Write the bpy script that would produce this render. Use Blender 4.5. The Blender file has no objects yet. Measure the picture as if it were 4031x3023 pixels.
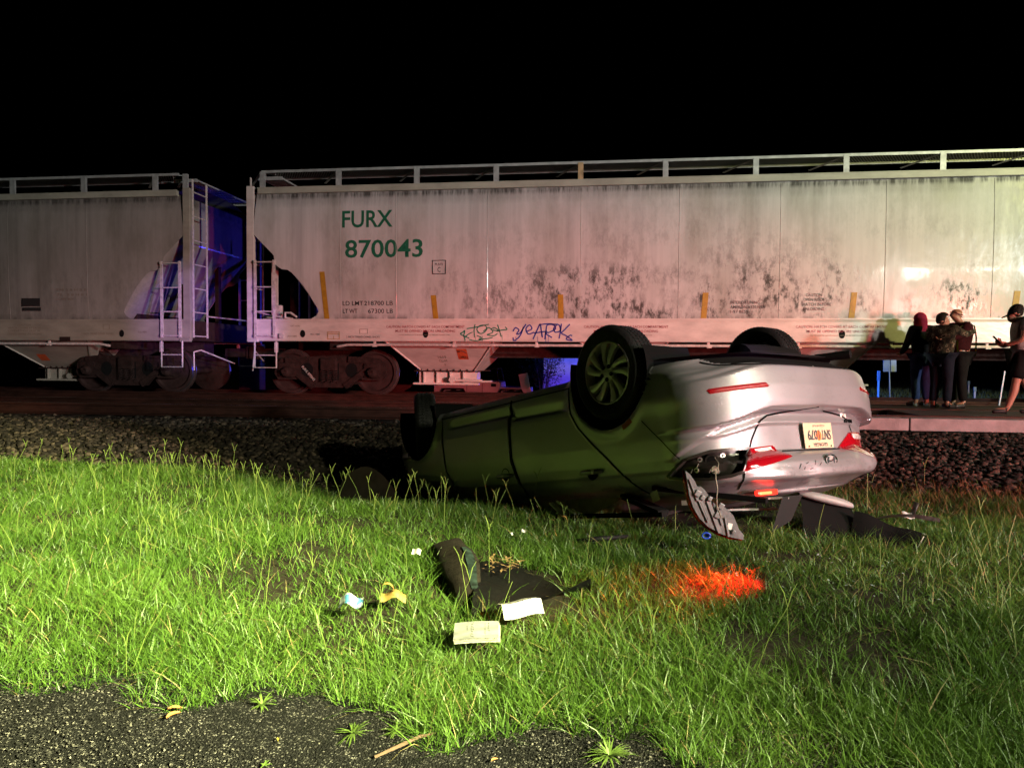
import bpy, bmesh, math, random
import numpy as np
from mathutils import Matrix, Vector
random.seed(7); rng = np.random.default_rng(7)
R = math.radians
sc = bpy.context.scene
COL = sc.collection

# ------------------------------------------------------------------ camera, sky, lamps, exposure
cam_data = bpy.data.cameras.new('camera'); cam = bpy.data.objects.new('camera', cam_data); COL.objects.link(cam)
sc.camera = cam
cam_data.sensor_width = 36.0; cam_data.lens = 2850 / 4031 * 36; cam_data.clip_start = 0.05; cam_data.clip_end = 2000
YAW, ROLL, PITCH = R(7.4), 0.0062, math.atan(91.5 / 2850)
_fw0 = Vector((-math.sin(YAW), math.cos(YAW), 0)); _r0 = Vector((math.cos(YAW), math.sin(YAW), 0)); _u0 = Vector((0, 0, 1))
_fw = _fw0 * math.cos(PITCH) - _u0 * math.sin(PITCH); _u = _u0 * math.cos(PITCH) + _fw0 * math.sin(PITCH)
_r = _r0 * math.cos(ROLL) + _u * math.sin(ROLL); _uu = _u * math.cos(ROLL) - _r0 * math.sin(ROLL)
cm = Matrix((( _r.x, _uu.x, -_fw.x, 0), (_r.y, _uu.y, -_fw.y, 0), (_r.z, _uu.z, -_fw.z, 1.5), (0, 0, 0, 1)))
cam.matrix_world = cm

world = bpy.data.worlds.new('World'); sc.world = world; world.use_nodes = True
wn = world.node_tree.nodes; wl = world.node_tree.links
sky = wn.new('ShaderNodeTexSky'); sky.sky_type = 'NISHITA'; sky.sun_disc = False
sky.sun_elevation = R(-12); sky.sun_rotation = R(250)
wl.new(sky.outputs[0], wn['Background'].inputs[0]); wn['Background'].inputs[1].default_value = 0.02

sc.view_settings.view_transform = 'Standard'; sc.view_settings.look = 'None'
sc.view_settings.exposure = 0; sc.view_settings.gamma = 1
sc.render.engine = 'CYCLES'
try:
    sc.cycles.use_denoising = True
    sc.cycles.max_bounces = 6; sc.cycles.sample_clamp_indirect = 4
except Exception:
    pass

def lamp(kind, name, loc, target, energy, color, size=0.2, cone=60, blend=0.5, size_y=None):
    d = bpy.data.lights.new(name, kind); o = bpy.data.objects.new(name, d); COL.objects.link(o)
    d.energy = energy; d.color = color
    if kind == 'SPOT':
        d.spot_size = R(cone); d.spot_blend = blend; d.shadow_soft_size = size
    elif kind == 'AREA':
        d.shape = 'RECTANGLE'; d.size = size; d.size_y = size_y or size
    else:
        d.shadow_soft_size = size
    o.location = loc
    if target is not None:
        o.rotation_euler = (Vector(target) - Vector(loc)).to_track_quat('-Z', 'Y').to_euler()
    return o

# fire engine at right, out of frame: two white work lamps up high, white head lamps lower
lamp('SPOT', 'engine_work_light', (11.2, -1.4, 4.1), (4.8, 13.9, 3.0), 1250, (1.0, 0.93, 0.82), 0.22, 74, 1.0)
lamp('SPOT', 'engine_work_light', (13.9, -1.4, 4.25), (7.5, 13.9, 3.3), 560, (1.0, 0.93, 0.82), 0.12, 60, 1.0)
lamp('SPOT', 'engine_head_lamp', (10.6, -1.2, 2.0), (4.6, 13.9, 2.0), 760, (1.0, 0.92, 0.84), 0.15, 62, 1.0)
# its red beacons wash the foot of the train
for tx, e in ((-2.4, 6000), (0.9, 5200), (5.0, 5500)):
    lamp('SPOT', 'red_beacon', (13.5, -2.5, 1.7), (tx, 13.9, 1.75), e, (1.0, 0.12, 0.10), 0.25, 21, 1.0)
lamp('SPOT', 'red_beacon', (10.0, -2.2, 1.7), (1.9, 5.6, 0.9), 6500, (1.0, 0.10, 0.10), 0.2, 30, 1.0)
lamp('SPOT', 'red_beacon', (12.0, -2.2, 1.7), (4.6, 8.6, 0.5), 6000, (1.0, 0.08, 0.08), 0.2, 34, 1.0)
# street lamp far right over the crossing road, yellow green
lamp('SPOT', 'street_lamp_light', (17.0, 1.0, 8.5), (11.0, 13.9, 5.4), 11000, (0.95, 1.0, 0.30), 0.25, 58, 1.0)
# wide flood far behind on the right
lamp('SPOT', 'flood_light', (22.0, -9.0, 5.0), (-1.0, 13.9, 4.2), 21000, (0.94, 1.0, 0.95), 0.4, 60, 1.0)
# white lamp that rakes the tail of the car
lamp('SPOT', 'tail_flood', (9.4, -1.8, 2.3), (1.35, 4.8, 1.15), 3900, (1.0, 0.78, 0.82), 0.12, 20, 0.9)
# unseen spots added far right: one for the left verge, a near-grass fill
lamp('SPOT', 'verge_fill', (7.6, -2.2, 6.0), (-5.2, 3.45, 0.35), 58000, (1.0, 1.0, 0.47), 0.14, 33, 1.0)
lamp('SPOT', 'verge_fill', (7.2, -1.4, 5.2), (0.7, 2.5, 0.35), 4600, (1.0, 1.0, 0.68), 0.14, 58, 1.0)
# brake lamp beam of the wreck falling on the grass
lamp('SPOT', 'brake_lamp_beam', (0.86, 3.90, 0.80), (0.64, 3.60, 0.42), 1000, (1.0, 0.006, 0.003), 0.04, 27, 1.0)
lamp('SPOT', 'brake_lamp_beam', (0.85, 3.91, 0.81), (0.50, 3.58, 0.42), 600, (1.0, 0.012, 0.003), 0.04, 26, 1.0)
lamp('SPOT', 'brake_lamp_beam', (0.84, 3.92, 0.82), (0.36, 3.52, 0.42), 170, (1.0, 0.11, 0.012), 0.01, 56, 1.0)
# blue beacons beyond the train, right
lamp('SPOT', 'blue_beacon', (4.5, 30.2, 1.6), (-0.5, 35.0, 1.6), 4200, (0.04, 0.06, 1.0), 0.2, 110, 0.6)
lamp('SPOT', 'blue_beacon', (-2.5, 24.0, 2.4), (-8.7, 16.5, 3.4), 1500, (0.05, 0.04, 1.0), 0.2, 28, 0.9)
lamp('SPOT', 'blue_beacon', (5.6, 18.2, 1.0), (9.3, 24.0, 1.0), 2600, (0.02, 0.16, 1.0), 0.1, 44, 0.6)
# blue beacon on the near side, seen through the gap between the two cars
lamp('SPOT', 'blue_beacon', (7.2, -1.6, 1.85), (-9.0, 14.9, 2.30), 13000, (0.50, 0.27, 1.0), 0.10, 7.2, 0.7)

# ------------------------------------------------------------------ helpers
def pm(name, col, rough=0.5, metal=0.0, nscale=0, namt=0.0, bump=0.0, bscale=None, spec=0.5, emit=None, estr=0, coat=0, stretch=(1, 1, 1)):
    m = bpy.data.materials.new(name); m.use_nodes = True
    nt = m.node_tree; n = nt.nodes; l = nt.links; b = n['Principled BSDF']
    b.inputs['Base Color'].default_value = (*col, 1); b.inputs['Roughness'].default_value = rough
    b.inputs['Metallic'].default_value = metal; b.inputs['Specular IOR Level'].default_value = spec
    if coat: b.inputs['Coat Weight'].default_value = coat; b.inputs['Coat Roughness'].default_value = 0.08
    if emit: b.inputs['Emission Color'].default_value = (*emit, 1); b.inputs['Emission Strength'].default_value = estr
    if nscale or bump:
        tc = n.new('ShaderNodeTexCoord'); mp = n.new('ShaderNodeMapping'); mp.inputs['Scale'].default_value = stretch
        l.new(tc.outputs['Object'], mp.inputs[0])
    if nscale:
        t = n.new('ShaderNodeTexNoise'); t.inputs['Scale'].default_value = nscale; t.inputs['Detail'].default_value = 6
        t.inputs['Roughness'].default_value = 0.65
        l.new(mp.outputs[0], t.inputs['Vector'])
        r = n.new('ShaderNodeValToRGB')
        r.color_ramp.elements[0].position = 0.3; r.color_ramp.elements[1].position = 0.7
        r.color_ramp.elements[0].color = tuple(c * (1 - namt) for c in col) + (1,)
        r.color_ramp.elements[1].color = tuple(min(1, c * (1 + namt)) for c in col) + (1,)
        l.new(t.outputs[0], r.inputs[0]); l.new(r.outputs[0], b.inputs['Base Color'])
    if bump:
        t2 = n.new('ShaderNodeTexNoise'); t2.inputs['Scale'].default_value = bscale or nscale or 20; t2.inputs['Detail'].default_value = 5
        l.new(mp.outputs[0], t2.inputs['Vector'])
        bp = n.new('ShaderNodeBump'); bp.inputs['Strength'].default_value = bump; bp.inputs['Distance'].default_value = 0.02
        l.new(t2.outputs[0], bp.inputs['Height']); l.new(bp.outputs[0], b.inputs['Normal'])
    return m

def tag(o, label=None, cat=None, group=None, kind=None):
    if label: o['label'] = label
    if cat: o['category'] = cat
    if group: o['group'] = group
    if kind: o['kind'] = kind
    return o

def empty(name, loc=(0, 0, 0), rz=0, label=None, cat=None, group=None, parent=None):
    o = bpy.data.objects.new(name, None); COL.objects.link(o); o.location = loc; o.rotation_euler = (0, 0, rz)
    o.empty_display_size = 0.2
    if parent: o.parent = parent
    return tag(o, label, cat, group)

def link_mesh(name, me, mat, parent=None, smooth=False, mats=None):
    for mm in (mats or ([mat] if mat else [])): me.materials.append(mm)
    if smooth: me.shade_smooth()
    o = bpy.data.objects.new(name, me); COL.objects.link(o)
    if parent: o.parent = parent
    return o

def fast_mesh(name, V, F):
    """V (n,3); F list of (k) index arrays: dict size->array (m,size)"""
    me = bpy.data.meshes.new(name)
    V = np.asarray(V, np.float32); me.vertices.add(len(V)); me.vertices.foreach_set('co', V.ravel())
    loops = np.concatenate([f.ravel() for f in F]); sizes = np.concatenate([np.full(len(f), f.shape[1], np.int32) for f in F])
    starts = np.concatenate([[0], np.cumsum(sizes)[:-1]]).astype(np.int32)
    me.loops.add(len(loops)); me.loops.foreach_set('vertex_index', loops.astype(np.int32))
    me.polygons.add(len(sizes)); me.polygons.foreach_set('loop_start', starts)
    me.update(calc_edges=True); me.validate()
    return me

class MB:
    def __init__(s): s.v = []; s.f = []
    def add(s, vs, fs):
        k = len(s.v); s.v += [tuple(map(float, p)) for p in vs]; s.f += [tuple(i + k for i in f) for f in fs]; return s
    def box(s, c, d, rot=None, bev=0):
        x, y, z = d[0] / 2, d[1] / 2, d[2] / 2
        if bev > 0:
            b = min(bev, x * .9, y * .9, z * .9); vs = []
            bm = bmesh.new(); bmesh.ops.create_cube(bm, size=1)
            for w in bm.verts: w.co = Vector((w.co.x * d[0], w.co.y * d[1], w.co.z * d[2]))
            bmesh.ops.bevel(bm, geom=bm.edges[:], offset=b, segments=2, affect='EDGES', profile=0.6)
            bm.verts.index_update(); vs = [w.co.copy() for w in bm.verts]; fs = [[w.index for w in f.verts] for f in bm.faces]; bm.free()
        else:
            vs = [Vector((a, b_, c_)) for a in (-x, x) for b_ in (-y, y) for c_ in (-z, z)]
            fs = [(0, 1, 3, 2), (4, 6, 7, 5), (0, 4, 5, 1), (2, 3, 7, 6), (0, 2, 6, 4), (1, 5, 7, 3)]
        if rot is not None: vs = [rot @ p for p in vs]
        c = Vector(c); return s.add([p + c for p in vs], fs)
    def bar(s, a, b, w, h=None, up=(0, 0, 1)):
        a, b = Vector(a), Vector(b); h = h or w; d = (b - a); L = d.length; d.normalize()
        u = Vector(up); sd = d.cross(u)
        if sd.length < 1e-4: sd = d.cross(Vector((1, 0, 0)))
        sd.normalize(); u = sd.cross(d)
        vs = [p + sd * (i * w / 2) + u * (j * h / 2) for p in (a, b) for i in (-1, 1) for j in (-1, 1)]
        return s.add(vs, [(0, 1, 3, 2), (4, 6, 7, 5), (0, 4, 5, 1), (2, 3, 7, 6), (0, 2, 6, 4), (1, 5, 7, 3)])
    def tube(s, pts, r, n=8, cap=True):
        pts = [Vector(p) for p in pts]; rs = r if hasattr(r, '__len__') else [r] * len(pts)
        k = len(s.v); ref = None
        for i, p in enumerate(pts):
            d = (pts[min(i + 1, len(pts) - 1)] - pts[max(i - 1, 0)]).normalized()
            if ref is None: ref = d.orthogonal().normalized()
            ref = (ref - d * ref.dot(d))
            ref = ref.normalized() if ref.length > 1e-5 else d.orthogonal().normalized()
            q = d.cross(ref)
            for j in range(n):
                a = 2 * math.pi * j / n; s.v.append(tuple(p + (ref * math.cos(a) + q * math.sin(a)) * rs[i]))
        for i in range(len(pts) - 1):
            for j in range(n):
                s.f.append((k + i * n + j, k + i * n + (j + 1) % n, k + (i + 1) * n + (j + 1) % n, k + (i + 1) * n + j))
        if cap:
            s.f.append(tuple(k + j for j in range(n))[::-1]); e = k + (len(pts) - 1) * n; s.f.append(tuple(e + j for j in range(n)))
        return s
    def lathe(s, prof, n, axis='y', c=(0, 0, 0), closed=False):
        """prof list of (radius, along axis)"""
        k = len(s.v); c = Vector(c)
        for r_, h in prof:
            for j in range(n):
                a = 2 * math.pi * j / n; p = (r_ * math.cos(a), r_ * math.sin(a))
                s.v.append(tuple(c + (Vector((p[0], h, p[1])) if axis == 'y' else Vector((p[0], p[1], h)) if axis == 'z' else Vector((h, p[0], p[1])))))
        m = len(prof)
        for i in range(m if closed else m - 1):
            i2 = (i + 1) % m
            for j in range(n):
                s.f.append((k + i * n + j, k + i * n + (j + 1) % n, k + i2 * n + (j + 1) % n, k + i2 * n + j))
        return s
    def prism(s, poly, fn, t0, t1):
        """poly 2d list, fn(u,v,t)->3d"""
        n = len(poly); k = len(s.v)
        for t in (t0, t1):
            for u, v in poly: s.v.append(tuple(fn(u, v, t)))
        s.f.append(tuple(k + i for i in range(n))); s.f.append(tuple(k + n + i for i in range(n))[::-1])
        for i in range(n):
            j = (i + 1) % n; s.f.append((k + i, k + n + i, k + n + j, k + j))
        return s
    def grid(s, P):
        """P[i][j] -> point"""
        k = len(s.v); a = len(P); b = len(P[0])
        for row in P: s.v += [tuple(map(float, p)) for p in row]
        for i in range(a - 1):
            for j in range(b - 1): s.f.append((k + i * b + j, k + i * b + j + 1, k + (i + 1) * b + j + 1, k + (i + 1) * b + j))
        return s
    def build(s, name, mat, parent=None, smooth=False, fix=True, angle=None):
        me = bpy.data.meshes.new(name); me.from_pydata(s.v, [], s.f); me.update()
        if fix:
            bm = bmesh.new(); bm.from_mesh(me); bmesh.ops.recalc_face_normals(bm, faces=bm.faces); bm.to_mesh(me); bm.free()
        o = link_mesh(name, me, mat, parent, smooth)
        if angle is not None:
            me.shade_smooth(); me.set_sharp_from_angle(angle=R(angle))
        return o

def interp(x, xs, ys): return float(np.interp(x, xs, ys))

def text_mesh(name, s, size, fn, mat, parent, width=None, align='LEFT', bold=0.0, spacing=1.0, mirror=False):
    """text glyphs mapped with fn(u, v) -> 3d point; size is the cap height"""
    c = bpy.data.curves.new(name, 'FONT'); c.body = s; c.size = size / 0.69; c.offset = bold * size; c.space_character = spacing
    c.align_x = align; c.resolution_u = 3
    o = bpy.data.objects.new(name, c); COL.objects.link(o)
    dg = bpy.context.evaluated_depsgraph_get(); me = bpy.data.meshes.new_from_object(o.evaluated_get(dg))
    bpy.data.objects.remove(o); bpy.data.curves.remove(c)
    n = len(me.vertices); co = np.empty(n * 3, np.float32); me.vertices.foreach_get('co', co); co = co.reshape(-1, 3)
    if width and n:
        w = co[:, 0].max() - co[:, 0].min(); k = width / w
        x0 = co[:, 0].min() if align == 'LEFT' else 0
        co[:, 0] = (co[:, 0] - x0) * k
    out = np.array([fn(float(p[0]), float(p[1])) for p in co], np.float32)
    me.vertices.foreach_set('co', out.ravel()); me.update()
    return link_mesh(name, me, mat, parent)

# value noise used to shape the ground
_perm = rng.random((64, 64))
def vnoise(x, y):
    x = np.asarray(x, float); y = np.asarray(y, float)
    xi = np.floor(x).astype(int); yi = np.floor(y).astype(int); fx = x - xi; fy = y - yi
    fx = fx * fx * (3 - 2 * fx); fy = fy * fy * (3 - 2 * fy)
    a = _perm[xi % 64, yi % 64]; b = _perm[(xi + 1) % 64, yi % 64]; c = _perm[xi % 64, (yi + 1) % 64]; d = _perm[(xi + 1) % 64, (yi + 1) % 64]
    return (a * (1 - fx) + b * fx) * (1 - fy) + (c * (1 - fx) + d * fx) * fy
def sstep(a, b, x): t = np.clip((x - a) / (b - a), 0, 1); return t * t * (3 - 2 * t)

RT = 0.78            # rail top
def edge_y(x):
    return 2.19 - 0.135 * np.clip(np.asarray(x) + 0.95, 0, 5) + 0.22 * (vnoise(np.asarray(x) * 2.2, 1.0) - .5) + 0.14 * (vnoise(np.asarray(x) * 8, 4.0) - .5)
def ground_z(x, y):
    x = np.asarray(x, float); y = np.asarray(y, float)
    z = 0.36 + 0.05 * sstep(2.4, 2.9, y) + 0.04 * (vnoise(x * 1.3 + 5, y * 1.3 + 9) - 0.5) * sstep(2.4, 2.8, y) - 0.006 * (1 - sstep(2.3, 2.5, y))
    z = z - 0.36 * np.exp(-(((x + 1.75) / 1.7) ** 2 + ((y - 7.0) / 1.25) ** 2) * 1.1)   # dip under the nose of the car
    z = z - 0.10 * sstep(6.6, 7.3, y) * (1 - sstep(7.3, 8.2, y)) * (1 - sstep(0.0, 2.0, x))
    toe = 7.2 - 0.9 * sstep(0.0, 2.5, x) + 0.25 * (vnoise(x * 0.8, 3.3) - 0.5)
    bal = np.clip((y - toe) / (9.75 - toe), 0, 1)
    z = z * (1 - sstep(0, 1, bal)) + 0.575 * sstep(0, 1, bal)
    far = sstep(17.2, 19.5, y); zf = -0.42 + 0.75 * sstep(1, 6, x)
    return z * (1 - far) + zf * far
# ------------------------------------------------------------------ the setting: ground, asphalt, tracks
def ground_mat():
    m = bpy.data.materials.new('soil'); m.use_nodes = True; nt = m.node_tree; n = nt.nodes; l = nt.links; b = n['Principled BSDF']
    tc = n.new('ShaderNodeTexCoord'); t = n.new('ShaderNodeTexNoise'); t.inputs['Scale'].default_value = 9; t.inputs['Detail'].default_value = 8
    l.new(tc.outputs['Object'], t.inputs['Vector']); r = n.new('ShaderNodeValToRGB')
    r.color_ramp.elements[0].color = (0.012, 0.011, 0.008, 1); r.color_ramp.elements[1].color = (0.05, 0.042, 0.028, 1)
    l.new(t.outputs[0], r.inputs[0]); l.new(r.outputs[0], b.inputs['Base Color']); b.inputs['Roughness'].default_value = 0.95; b.inputs['Specular IOR Level'].default_value = 0.1
    bp = n.new('ShaderNodeBump'); bp.inputs['Strength'].default_value = 0.8; bp.inputs['Distance'].default_value = 0.03
    l.new(t.outputs[0], bp.inputs['Height']); l.new(bp.outputs[0], b.inputs['Normal']); return m
SOIL = ground_mat()
xs = np.concatenate([np.linspace(-400, -16, 14)[:-1], np.linspace(-16, 16, 161), np.linspace(16, 400, 14)[1:]])
ys = np.concatenate([np.linspace(-60, 1.2, 8)[:-1], np.linspace(1.2, 11, 99), np.linspace(11, 20, 31)[1:], np.linspace(20, 600, 20)[1:]])
GX, GY = np.meshgrid(xs, ys, indexing='ij'); GZ = ground_z(GX, GY)
nx, ny = GX.shape; V = np.stack([GX.ravel(), GY.ravel(), GZ.ravel()], 1)
ii, jj = np.meshgrid(np.arange(nx - 1), np.arange(ny - 1), indexing='ij'); a = (ii * ny + jj).ravel()
F = np.stack([a, a + ny, a + ny + 1, a + 1], 1)
tag(link_mesh('ground', fast_mesh('ground', V, [F]), SOIL, smooth=True), kind='structure')

# asphalt shoulder in the foreground
def asphalt_mat():
    m = bpy.data.materials.new('asphalt'); m.use_nodes = True; nt = m.node_tree; n = nt.nodes; l = nt.links; b = n['Principled BSDF']
    tc = n.new('ShaderNodeTexCoord'); v = n.new('ShaderNodeTexVoronoi'); v.inputs['Scale'].default_value = 150
    l.new(tc.outputs['Object'], v.inputs['Vector']); r = n.new('ShaderNodeValToRGB'); r.color_ramp.interpolation = 'EASE'
    e = r.color_ramp.elements; e[0].color = (0.010, 0.0095, 0.0095, 1); e[1].color = (0.17, 0.16, 0.15, 1); e[0].position = 0.70; e[1].position = 1.0
    sp = n.new('ShaderNodeSeparateColor'); l.new(v.outputs['Color'], sp.inputs[0]); 
    pw = n.new('ShaderNodeMath'); pw.operation = 'POWER'; pw.inputs[1].default_value = 1.1; l.new(sp.outputs[0], pw.inputs[0]); l.new(pw.outputs[0], r.inputs[0])
    t = n.new('ShaderNodeTexNoise'); t.inputs['Scale'].default_value = 14; t.inputs['Detail'].default_value = 6; l.new(tc.outputs['Object'], t.inputs['Vector'])
    r2 = n.new('ShaderNodeValToRGB'); r2.color_ramp.elements[0].position = 0.35; r2.color_ramp.elements[0].color = (0.25, 0.25, 0.25, 1); r2.color_ramp.elements[1].position = 0.65
    l.new(t.outputs[0], r2.inputs[0]); mx = n.new('ShaderNodeMixRGB'); mx.blend_type = 'MULTIPLY'; mx.inputs[0].default_value = 1
    l.new(r.outputs[0], mx.inputs[1]); l.new(r2.outputs[0], mx.inputs[2]); l.new(mx.outputs[0], b.inputs['Base Color'])
    b.inputs['Roughness'].default_value = 0.8; b.inputs['Specular IOR Level'].default_value = 0.2
    bp = n.new('ShaderNodeBump'); bp.inputs['Strength'].default_value = 1.0; bp.inputs['Distance'].default_value = 0.012; bp.invert = True
    l.new(v.outputs['Distance'], bp.inputs['Height']); l.new(bp.outputs[0], b.inputs['Normal']); return m
ASPH = asphalt_mat()
axs = np.linspace(-9, 8, 200); ed = edge_y(axs) + .17
P = [[(x, y, 0.366 + 0.004 * math.sin(x * 3 + y * 5)) for y in list(np.linspace(-6, 1.6, 6)) + list(np.linspace(1.62, e - .03, 6)) + [e]] for x, e in zip(axs, ed)]
mb = MB(); mb.grid(P)
for i, (x, e) in enumerate(zip(axs, ed)):       # broken edge falls to the soil
    pass
k = len(mb.v); mb.v += [(x, e + 0.02, 0.33) for x, e in zip(axs, ed)]
for i in range(len(axs) - 1): mb.f.append((i * 13 + 12, (i + 1) * 13 + 12, k + i + 1, k + i))
tag(mb.build('road_shoulder', ASPH, smooth=True), kind='structure')

# stones -------------------------------------------------------------
def ico():
    bm = bmesh.new(); bmesh.ops.create_icosphere(bm, subdivisions=1, radius=1); bm.verts.index_update()
    v = np.array([w.co[:] for w in bm.verts]); f = np.array([[w.index for w in q.verts] for q in bm.faces]); bm.free(); return v, f
IV, IF = ico()
def stones(name, pts, sizes, mat, flat=0.6):
    N = len(pts); nv = len(IV)
    jit = 1 + (rng.random((N, nv, 1)) - 0.5) * 0.75
    sc3 = np.stack([0.7 + 0.6 * rng.random(N), 0.6 + 0.5 * rng.random(N), flat * (0.7 + 0.6 * rng.random(N))], 1)[:, None, :]
    loc = IV[None] * jit * sc3 * sizes[:, None, None]
    a = rng.random(N) * 6.283; b = (rng.random(N) - .5) * 1.6
    ca, sa, cb, sb = np.cos(a), np.sin(a), np.cos(b), np.sin(b)
    x, y, z = loc[..., 0], loc[..., 1], loc[..., 2]
    y2 = y * cb[:, None] - z * sb[:, None]; z2 = y * sb[:, None] + z * cb[:, None]
    x3 = x * ca[:, None] - y2 * sa[:, None]; y3 = x * sa[:, None] + y2 * ca[:, None]
    V = np.stack([x3, y3, z2], -1) + pts[:, None, :]
    F = (IF[None] + (np.arange(N) * nv)[:, None, None]).reshape(-1, 3)
    me = fast_mesh(name, V.reshape(-1, 3), [F])
    at = me.color_attributes.new('tint', 'FLOAT_COLOR', 'POINT')
    t = np.repeat(rng.random((N, 1)), nv, 0); c = np.concatenate([t, np.repeat(rng.random((N, 1)), nv, 0), t, np.ones_like(t)], 1).astype(np.float32)
    at.data.foreach_set('color', c.ravel())
    return link_mesh(name, me, mat)
def stone_mat(name, c0, c1, c2, rough=0.85):
    m = bpy.data.materials.new(name); m.use_nodes = True; nt = m.node_tree; n = nt.nodes; l = nt.links; b = n['Principled BSDF']
    at = n.new('ShaderNodeAttribute'); at.attribute_name = 'tint'; s = n.new('ShaderNodeSeparateColor'); l.new(at.outputs['Color'], s.inputs[0])
    r = n.new('ShaderNodeValToRGB'); e = r.color_ramp.elements; e[0].color = (*c0, 1); e[1].color = (*c2, 1); q = e.new(0.62); q.color = (*c1, 1)
    l.new(s.outputs[0], r.inputs[0])
    tc = n.new('ShaderNodeTexCoord'); t = n.new('ShaderNodeTexNoise'); t.inputs['Scale'].default_value = 40; t.inputs['Detail'].default_value = 5; l.new(tc.outputs['Object'], t.inputs['Vector'])
    mx = n.new('ShaderNodeMixRGB'); mx.blend_type = 'OVERLAY'; mx.inputs[0].default_value = 0.7; l.new(r.outputs[0], mx.inputs[1]); l.new(t.outputs[0], mx.inputs[2])
    l.new(mx.outputs[0], b.inputs['Base Color']); b.inputs['Roughness'].default_value = rough; b.inputs['Specular IOR Level'].default_value = 0.2; return m
BAL = stone_mat('ballast_stone', (0.009, 0.007, 0.006), (0.034, 0.026, 0.020), (0.095, 0.07, 0.05))
N = 26000
px = rng.uniform(-12.5, 8.5, N * 2); py = 6.1 + (9.95 - 6.1) * rng.random(N * 2)
toe = 7.2 - 0.9 * sstep(0.0, 2.5, px) + 0.25 * (vnoise(px * 0.8, 3.3) - 0.5)
keep = (py > toe + 0.15 + 0.5 * (rng.random(N * 2) ** 2) * (vnoise(px * 2, py * 2)))
px, py = px[keep][:N], py[keep][:N]
sz = 0.018 + 0.030 * rng.random(len(px)) ** 1.5
pts = np.stack([px, py, ground_z(px, py) + sz * 0.35], 1)
# fill between and beyond the rails
M_ = 9000; qx = rng.uniform(-12.5, 9.5, M_); qy = rng.uniform(9.9, 17.2, M_); s2 = 0.02 + 0.025 * rng.random(M_)
keep2 = ~((qx > 3.6) & (qy < 13.3)); qx, qy, s2 = qx[keep2], qy[keep2], s2[keep2]
pts2 = np.stack([qx, qy, ground_z(qx, qy) + s2 * 0.2], 1)
tag(stones('ballast', np.concatenate([pts, pts2]), np.concatenate([sz, s2]), BAL), 'grey crushed stone ballast banked along the railway tracks', 'gravel', kind='stuff')
GRIT = stone_mat('grit', (0.007, 0.0068, 0.0068), (0.02, 0.019, 0.018), (0.17, 0.155, 0.14))
M_ = 19000; qx = rng.uniform(-2.6, 1.2, M_); qy = rng.uniform(1.45, 2.3, M_); s3 = 0.0018 + 0.0030 * rng.random(M_) ** 2
tag(stones('loose_grit', np.stack([qx, qy, np.full(M_, 0.367) + s3 * 0.3], 1), s3, GRIT), 'loose dark grit and pale chips on the asphalt shoulder', 'grit', kind='stuff')

# tracks ---------------------------------------------------------------
RAILM = pm('rail_steel', (0.035, 0.013, 0.009), 0.7, 0.0, 14, 0.5, spec=0.15, stretch=(0.3, 1, 1))
TIEM = pm('tie_timber', (0.014, 0.010, 0.008), 0.9, spec=0.1, nscale=18, namt=0.5, bump=0.6, stretch=(3, 0.6, 1))
RAILTOP = pm('polished_rail', (0.45, 0.42, 0.40), 0.22, 1.0)
def rail(y, name):
    prof = [(-.070, -.178), (.070, -.178), (.070, -.166), (.012, -.148), (.010, -.045), (.036, -.034), (.036, -.006), (.026, 0), (-.026, 0), (-.036, -.006), (-.036, -.034), (-.010, -.045), (-.012, -.148), (-.070, -.166)]
    m = MB(); m.prism(prof, lambda u, v, t: (t, y + u, RT + v), -120, 120)
    o = m.build(name, RAILM); tag(o, kind='structure'); o.data.materials.append(RAILTOP)
    for p in o.data.polygons:
        if p.normal.z > 0.95 and abs(p.center.z - RT) < 0.004: p.material_index = 1
    return o
for y in (10.65, 12.15, 14.70, 16.20): rail(y, 'railway_rail')
for ty, g in ((11.40, 'near'), (15.45, 'train')):
    first = None
    for k in range(44):
        x = -12.6 + k * 0.52 + 0.03 * math.sin(k * 7.3)
        if g == 'near' and x > 3.6: continue
        if first is None:
            first = MB().box((0, 0, 0), (0.22, 2.6, 0.17), bev=0.012).build('railway_tie', TIEM); o = first
        else:
            o = first.copy(); COL.objects.link(o)
        o.location = (x, ty + 0.03 * math.sin(k * 3.1), 0.516); o.rotation_euler = (0, 0, 0.02 * math.sin(k * 5.7))
        tag(o, 'dark weathered timber tie under the empty track nearer the camera' if g == 'near' else 'dark timber tie in the shadow beneath the standing freight train', 'railway tie', 'ties of the near track' if g == 'near' else 'ties under the freight train')
# timber and rubber crossing panels at right, between and beside the near rails
PANEL = pm('crossing_panel', (0.05, 0.038, 0.037), 0.7, 0, 6, 0.35, 0.3, 60, spec=0.2, stretch=(0.4, 2, 2))
for (y0, y1, z, x0) in ((10.72, 12.08, RT - 0.012, 4.4), (12.22, 13.9, RT - 0.03, 3.4)):
    m = MB(); n_ = 4; w = (y1 - y0) / n_
    for i in range(n_): m.box((x0 + 8, y0 + w * (i + .5), z - 0.07), (16, w - 0.012, 0.14), bev=0.006)
    tag(m.build('road_crossing', PANEL), kind='structure')
CONC = pm('crossing_concrete', (0.20, 0.18, 0.175), 0.75, 0, 5, 0.3, 0.3, 40)
m = MB()
for i in range(7): m.box((1.6 + 2.44 * i + 1.22, 10.42, RT - 0.102), (2.42, 0.28, 0.168), bev=0.012)
tag(m.build('crossing_edge', CONC), kind='structure')
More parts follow.
